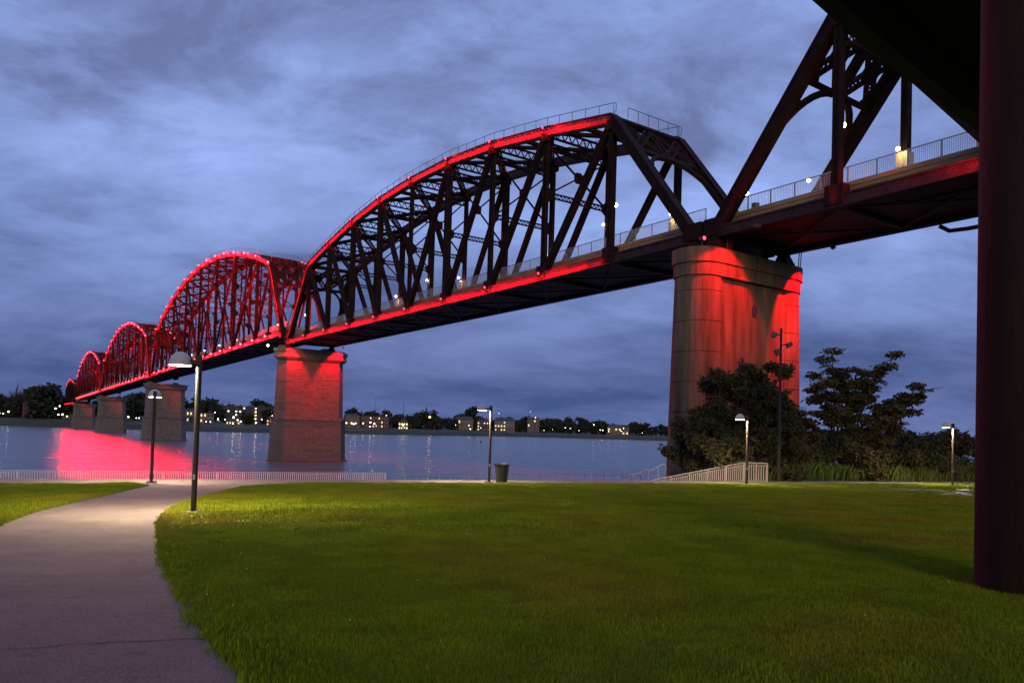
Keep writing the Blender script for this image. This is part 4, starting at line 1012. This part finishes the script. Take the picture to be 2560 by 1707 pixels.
def far_tree(pxl, back, h, label, group, w=None, zadd=0):
    if group: label = 'dark leafy tree ' + zone(pxl); group = 'dark trees ' + zone(pxl)
    x, y = far_pt(pxl, back); r = tag(empty('far_tree', (x, y, far_z(back)-0.3+zadd), rnd.uniform(0, 6.28)), label, 'tree', group)
    a, b = CR[rnd.randrange(5)]; w = w or h*rnd.uniform(0.85, 1.15)
    inst('crown', a, r, scale=(w, w, h)); inst('trunk', b, r, scale=(w, w, h)); return r
GA = 'dark trees on the far left shore'; GA_L = 'dark leafy tree on the far shore left of the bridge end'
x, y = far_pt(40, 60); r = tag(empty('bare_tree', (x, y, far_z(60))), 'bare leafless tree on the far shore at the left edge', 'tree'); inst('branches', bare_mesh(4), r, scale=(30, 30, 34))
r = far_tree(118, 45, 33, 'big round dark tree on the far shore next to the bridge end', None, 36)
for pxl, bk, h in ((-20, 50, 20), (8, 60, 22), (30, 40, 15), (52, 70, 21), (78, 80, 22), (92, 44, 17), (145, 60, 24)): far_tree(pxl, bk, h, GA_L, GA)
GB2 = 'dark trees seen between the bridge piers'; GB_L = 'dark leafy tree on the far shore seen between the stone piers'
for pxl, bk, h in ((178, 60, 14), (200, 80, 14), (250, 90, 16), (300, 120, 22), (318, 70, 20), (338, 130, 24), (357, 90, 26), (420, 100, 20), (440, 130, 24), (462, 140, 23), (487, 90, 15), (512, 150, 27), (528, 170, 26), (548, 130, 18), (588, 160, 20), (622, 60, 12), (650, 210, 30), (673, 70, 14), (698, 150, 24), (606, 150, 15)): far_tree(pxl, bk, h, GB_L, GB2)
GC = 'dark tree row on the far shore right of the stone pier'; GC_L = 'dark leafy tree in the row along the far shore right of the stone pier'
pxl = 862
while pxl < 1690:
    h = 15 + 9*noise.noise(V((pxl*0.021, 2, 5))) + rnd.uniform(-3, 4); h = max(9, h)
    if not (860 < pxl < 985) or rnd.random() < 0.5: far_tree(pxl, rnd.uniform(70, 150), h*1.15, GC_L, GC)
    pxl += rnd.uniform(9, 15)
for pxl, h in ((1188, 34), (1155, 27), (1320, 26), (1268, 25), (1395, 27), (1425, 27), (1455, 25), (1070, 22), (1052, 24), (1610, 24)): far_tree(pxl, 190, h, GC_L, GC)
GD = 'far tree line seen right of the open tree'; GD_L = 'dark tree of the far tree line seen behind the right lamp'
pxl = 1990
while pxl < 2480: far_tree(pxl, rnd.uniform(40, 120), rnd.uniform(15, 25), GD_L, GD); pxl += rnd.uniform(13, 20)

# buildings on the far bank
m_brickd = M('dark brick facade', (0.05, 0.038, 0.04), 0.9); m_cream = M('cream facade', (0.17, 0.13, 0.095), 0.9); m_beige = M('beige facade', (0.13, 0.10, 0.08), 0.9)
m_whitew = M('white siding', (0.15, 0.135, 0.14), 0.9); m_roofd = M('dark roof', (0.05, 0.045, 0.05), 0.9); m_glass = M('dark window', (0.03, 0.035, 0.05), 0.15)
m_redbr = M('red brick facade', (0.10, 0.045, 0.04), 0.9)
m_lit = M('lit window', (0.3, 0.2, 0.1), 0.5, emit=(1, 0.72, 0.35), estr=1.3); m_litw = M('bright lit window', (0.4, 0.3, 0.2), 0.5, emit=(1, 0.90, 0.42), estr=2.2); m_trim = M('pale window frame', (0.14, 0.13, 0.125), 0.8)
def building(name, px0, px1, back, h, label, wall, floors, bays, lit, roof='flat', depth=12, litmat=None, zadd=0, porch=False):
    xa, ya = far_pt(px0, back); xb, yb = far_pt(px1, back); y = (ya+yb)/2; cx = (xa+xb)/2; W = (px1-px0)/1866.5*y
    rz = -math.atan2(cx, y)
    r = tag(empty(name, (cx, y, far_z(back)-0.2+zadd), rz), label, 'building')
    mb = MB(); mb.box((0, depth/2, h/2-1), (W, depth, h+2)); mb.build('wall', wall, r)
    if roof == 'flat':
        mb = MB(); mb.box((0, depth/2, h+0.25), (W+0.8, depth+0.8, 0.48)); ro = mb.build('roof', m_roofd, r); mb = MB(); mb.box((W*0.2, depth/2, h+1.3), (W*0.14, 3, 1.7)); mb.build('roof_house', m_roofd, ro)
    else:
        mb = MB(); w2, rh = W/2+0.5, W*0.28 if roof == 'gable' else min(5, W*0.16)
        if roof == 'gable': mb.add([(-w2, -0.6, h), (w2, -0.6, h), (0, -0.6, h+rh*1.7), (-w2, depth+.6, h), (w2, depth+.6, h), (0, depth+.6, h+rh*1.7)], [(0, 1, 2), (5, 4, 3), (0, 2, 5, 3), (1, 4, 5, 2), (0, 3, 4, 1)])
        else: mb.add([(-w2, -0.6, h), (w2, -0.6, h), (w2, depth+.6, h), (-w2, depth+.6, h), (-w2+3, depth/2, h+rh), (w2-3, depth/2, h+rh)], [(0, 1, 5, 4), (1, 2, 5), (2, 3, 4, 5), (3, 0, 4), (3, 2, 1, 0)])
        ro = mb.build('roof', m_roofd if wall is not m_redbr else m_roofd, r); mb = MB(); mb.box((W*0.25, depth*0.5, h+rh*0.8), (1.0, 1.0, 3)); mb.build('chimney', m_redbr, ro)
    fh = h/floors; bw = W/bays; wm = {}
    rr = random.Random(int(px0))
    wmesh = MB().box((0, 0, 0), (bw*0.5, 0.16, fh*0.5)).mesh('window', m_trim)
    panes = {m.name: MB().box((0, -0.1, 0), (bw*0.42, 0.1, fh*0.43)).mesh('pane', m) for m in (m_glass, m_lit, m_litw)}
    for f in range(floors):
        for b in range(bays):
            o = inst('window', wmesh, r, (-W/2 + (b+0.5)*bw, -0.09, (f+0.55)*fh))
            inst('pane', panes[(litmat or m_lit).name if ((f, b) in lit if not isinstance(lit, float) else rr.random() < lit) else 'dark window'], o)
    if porch:
        mb = MB(); mb.box((0, -1.7, fh*1.02), (W*0.95, 3.2, 0.35)); po = mb.build('porch', m_trim, r)
        n = max(3, bays+1)
        for i in range(n): mb = MB(); mb.tube([(-W*0.45+W*0.9*i/(n-1), -3.1, 0), (-W*0.45+W*0.9*i/(n-1), -3.1, fh)], 0.18, 6); mb.build('column', m_trim, po)
    mb = MB(); mb.box((bw*0.5 if bays % 2 == 0 else 0, -0.2, 1.05), (1.2, 0.2, 2.1)); mb.build('door', m_roofd, r)
    return r
building('waterfront_house', 64, 112, 38, 13, 'red brick house among trees on the far left shore', m_redbr, 3, 5, 0.0, 'hip')
building('waterfront_house', 462, 492, 60, 11, 'dim two-storey house left of the near lamp pole', m_whitew, 2, 4, 0.1, 'hip', porch=True)
building('restaurant_building', 504, 537, 42, 9.5, 'cream lit building just right of the near lamp pole', m_cream, 2, 4, 0.55, 'flat')
building('apartment_block', 562, 690, 110, 17.5, 'long dark apartment block with a bright yellow stairwell left of the stone pier', m_brickd, 5, 14, {(f, 8) for f in range(1, 5)} | {(4, 5), (3, 1), (3, 3), (3, 4), (2, 3), (3, 12)}, 'flat', litmat=m_litw)
building('river_pavilion', 570, 610, 34, 3.6, 'low lit pavilion below the apartment block', m_cream, 1, 6, 0.5, 'hip')
building('river_pavilion', 670, 692, 36, 6, 'small orange-lit pavilion beside the stone pier', m_redbr, 2, 3, 0.7, 'gable')
building('long_hall', 866, 902, 40, 12.5, 'beige hall directly right of the stone pier', m_beige, 2, 6, 0.0, 'hip')
building('long_hall', 905, 975, 44, 13.5, 'long brick building with lamps in front, right of the stone pier', m_redbr, 3, 10, 0.15, 'flat')
building('gabled_restaurant', 1000, 1024, 30, 9, 'bright golden gabled building on the far shore', m_cream, 2, 4, 1.0, 'gable', litmat=m_litw)
building('shore_house', 1140, 1186, 60, 16, 'dim wide house left of the centre lamp post', m_beige, 2, 6, 0.12, 'hip')
building('shore_house', 1196, 1226, 50, 14, 'small house with lit windows behind the centre lamp post', m_brickd, 3, 4, 0.25, 'hip')
building('shore_house', 1239, 1290, 46, 17, 'white columned house right of the centre lamp post', m_whitew, 3, 7, 0.28, 'hip', porch=True)
building('shore_house', 1322, 1352, 70, 22, 'tall pale house on the hill among the far trees', m_beige, 3, 4, 0.25, 'hip')
building('shore_house', 1522, 1576, 50, 12, 'wide low house with lights left of the big pier', m_cream, 2, 6, 0.3, 'hip')

# floating dock beside the stone pier and a buoy
x, y = far_pt(880, -6); r = tag(empty('floating_dock', (x, y, WATER)), 'grey floating dock at the far bank beside the stone pier', 'dock')
mb = MB(); mb.box((0, 0, 0.3), (26, 7, 0.8)); mb.build('deck', m_trim, r); mb = MB(); mb.box((3, 1, 4.2), (18, 5, 0.4)); mb.build('roof', m_trim, r)
for i in range(5): mb = MB(); mb.tube([(-5+i*4, -1, 0.6), (-5+i*4, -1, 4.1)], 0.16, 6); mb.build('post', m_roofd, r)
mb = MB(); mb.lathe([(0.5, -0.3), (0.55, 0.5), (0.2, 1.1), (0.05, 1.9)], 10); o = mb.build('channel_buoy', m_black); o.location = (-19, 468, WATER); tag(o, 'small dark buoy floating on the river', 'buoy')

# far lamps: lit globes on posts
gm = MB(); gm.sm = True; gm.lathe([(0.02, -0.55), (0.42, -0.35), (0.55, 0), (0.42, 0.35), (0.02, 0.55)], 10)
m_gl = M('lit globe', (0.8, 0.7, 0.5), 0.5, emit=(1, 0.84, 0.58), estr=18); m_gly = M('amber globe', (0.8, 0.6, 0.3), 0.5, emit=(1, 0.55, 0.16), estr=28)
glob, globy = gm.mesh('globe', m_gl), gm.mesh('globe', m_gly)
def far_lamp(pxl, back, h, label, s=1.0, amber=False, group=None):
    x, y = far_pt(pxl, back); z = far_z(back); r = tag(empty('street_lamp', (x, y, z-0.2)), label, 'lamp', group)
    mb = MB(); mb.tube([(0, 0, 0), (0, 0, h)], 0.13, 6, 0.09); mb.build('pole', m_pole, r); inst('globe', globy if amber else glob, r, (0, 0, h+0.5*s), scale=(s, s, s)); return r
for grp, lb, L in (('lit lamps on the far left shore', 'small bright lamp left of the bridge end', [(3, 26, 5, .8), (12, 26, 5, .8), (25, 30, 6, 1.3), (32, 60, 8, .6), (142, 30, 10, 1.2), (152, 34, 12, .9), (150, 28, 5, 1), (160, 30, 5, 1.2), (172, 26, 4, .9)]),
                   ('lit lamps between the bridge piers', 'small bright far lamp between the stone piers', [(234, 24, 4, 1.2), (325, 26, 5, 1.2), (345, 30, 4, .7), (352, 30, 4, .8), (505, 60, 9, .6), (549, 30, 5, 1.2), (566, 30, 5, .8), (588, 28, 7, 1.8), (598, 28, 5, 1), (587, 18, 3, 1), (606, 24, 4, 1.2), (644, 18, 4, 1.5), (658, 30, 6, .8), (684, 30, 10, .6), (541, 40, 10, .6), (520, 26, 3, .8), (530, 26, 3, .7)]),
                   ('lit lamps in front of the long brick building', 'small bright far lamp before the long brick building', [(857, 26, 6, 1), (864, 26, 6, 1.2), (870, 26, 6, 1.2), (883, 26, 6, 1.2), (888, 26, 5, 1.1), (893, 26, 6, 1.2), (912, 28, 6, 1.2), (930, 30, 7, 1.4), (940, 30, 6, 1.4), (929, 28, 3, 1), (968, 30, 6, .8), (969, 40, 15, .8)]),
                   ('lit lamps on the far right shore', 'small bright lamp among the far right trees', [(1143, 30, 8, .8), (1176, 26, 9, .9), (1180, 24, 4, 1.2), (1206, 24, 6, .9), (1488, 40, 15, 1.7), (1505, 30, 8, 1.2), (1511, 30, 8, 1.2), (1417, 30, 10, 1), (1430, 26, 10, .8), (1386, 26, 7, .7), (1364, 24, 6, .7), (1452, 24, 7, .7), (1342, 50, 24, 1), (1557, 24, 8, .9), (1563, 28, 12, .9), (1526, 24, 7, .9), (1610, 26, 6, .7), (1328, 180, 36, .5), (1250, 180, 30, .6)]),
                   ('lit lamps seen past the open tree', 'small bright far lamp right of the open-branched tree', [(2176, 26, 6, 1.2), (2342, 20, 8, 1.5), (2352, 20, 8, 1.8), (2362, 20, 8, 1.2)])):
    for i, t in enumerate(sorted(L)): far_lamp(t[0], t[1], t[2], ORD[i] + ' from the left, ' + lb, t[3]*0.75, False, grp)
far_lamp(1078, 30, 16, 'amber glowing lamp among the far trees', 1.9, True)
far_lamp(1012, 22, 6, 'amber lamp before the golden gabled building', 1.0, True)
x, y = far_pt(1080, 20)
# white unlit posts along the far right quay
for i in range(27):
    pxl = 952 + i*27.3 + (3 if i % 3 else -2)
    if pxl > 1665: break
    x, y = far_pt(pxl, 6); r = tag(empty('quay_post', (x, y, -3.4)), ORD[i] + ' pale post from the left in the row along the far quay', 'post', 'pale posts along the far quay')
    mb = MB(); mb.tube([(0, 0, -1), (0, 0, 7.5)], 0.26, 6); mb.build('pole', m_whitew, r); mb = MB(); mb.box((-1.2, 0, 7.6), (2.6, 0.7, 0.35)); mb.build('lamp_head', m_whitew, r)
# church spire and masts
for pxl, bk, h, w, lb in ((1069, 200, 34, 5, 'dark pointed church spire above the far trees left of the centre lamp'), (1209, 200, 26, 6, 'small dark pointed spire left of the centre lamp post')):
    x, y = far_pt(pxl, bk); mb = MB(); mb.add([(-w/2, -w/2, 0), (w/2, -w/2, 0), (w/2, w/2, 0), (-w/2, w/2, 0), (-w/2, -w/2, h*0.62), (w/2, -w/2, h*0.62), (w/2, w/2, h*0.62), (-w/2, w/2, h*0.62), (0, 0, h)],
        [(3, 2, 1, 0), (0, 1, 5, 4), (1, 2, 6, 5), (2, 3, 7, 6), (3, 0, 4, 7), (4, 5, 8), (5, 6, 8), (6, 7, 8), (7, 4, 8)]); o = mb.build('church_spire', m_roofd); o.location = (x, y, 1); tag(o, lb, 'spire')
for pxl, h, lb in ((940, 36, 'thin mast above the long brick building'), (1011, 35, 'thick dark mast behind the golden gabled building')):
    x, y = far_pt(pxl, 120); mb = MB(); mb.tube([(0, 0, 0), (0, 0, h)], 0.35, 6, 0.2); mb.box((0, 0, h*0.98), (1.6, 0.2, 0.2)); o = mb.build('mast', m_roofd); o.location = (x, y, 1); tag(o, lb, 'mast')
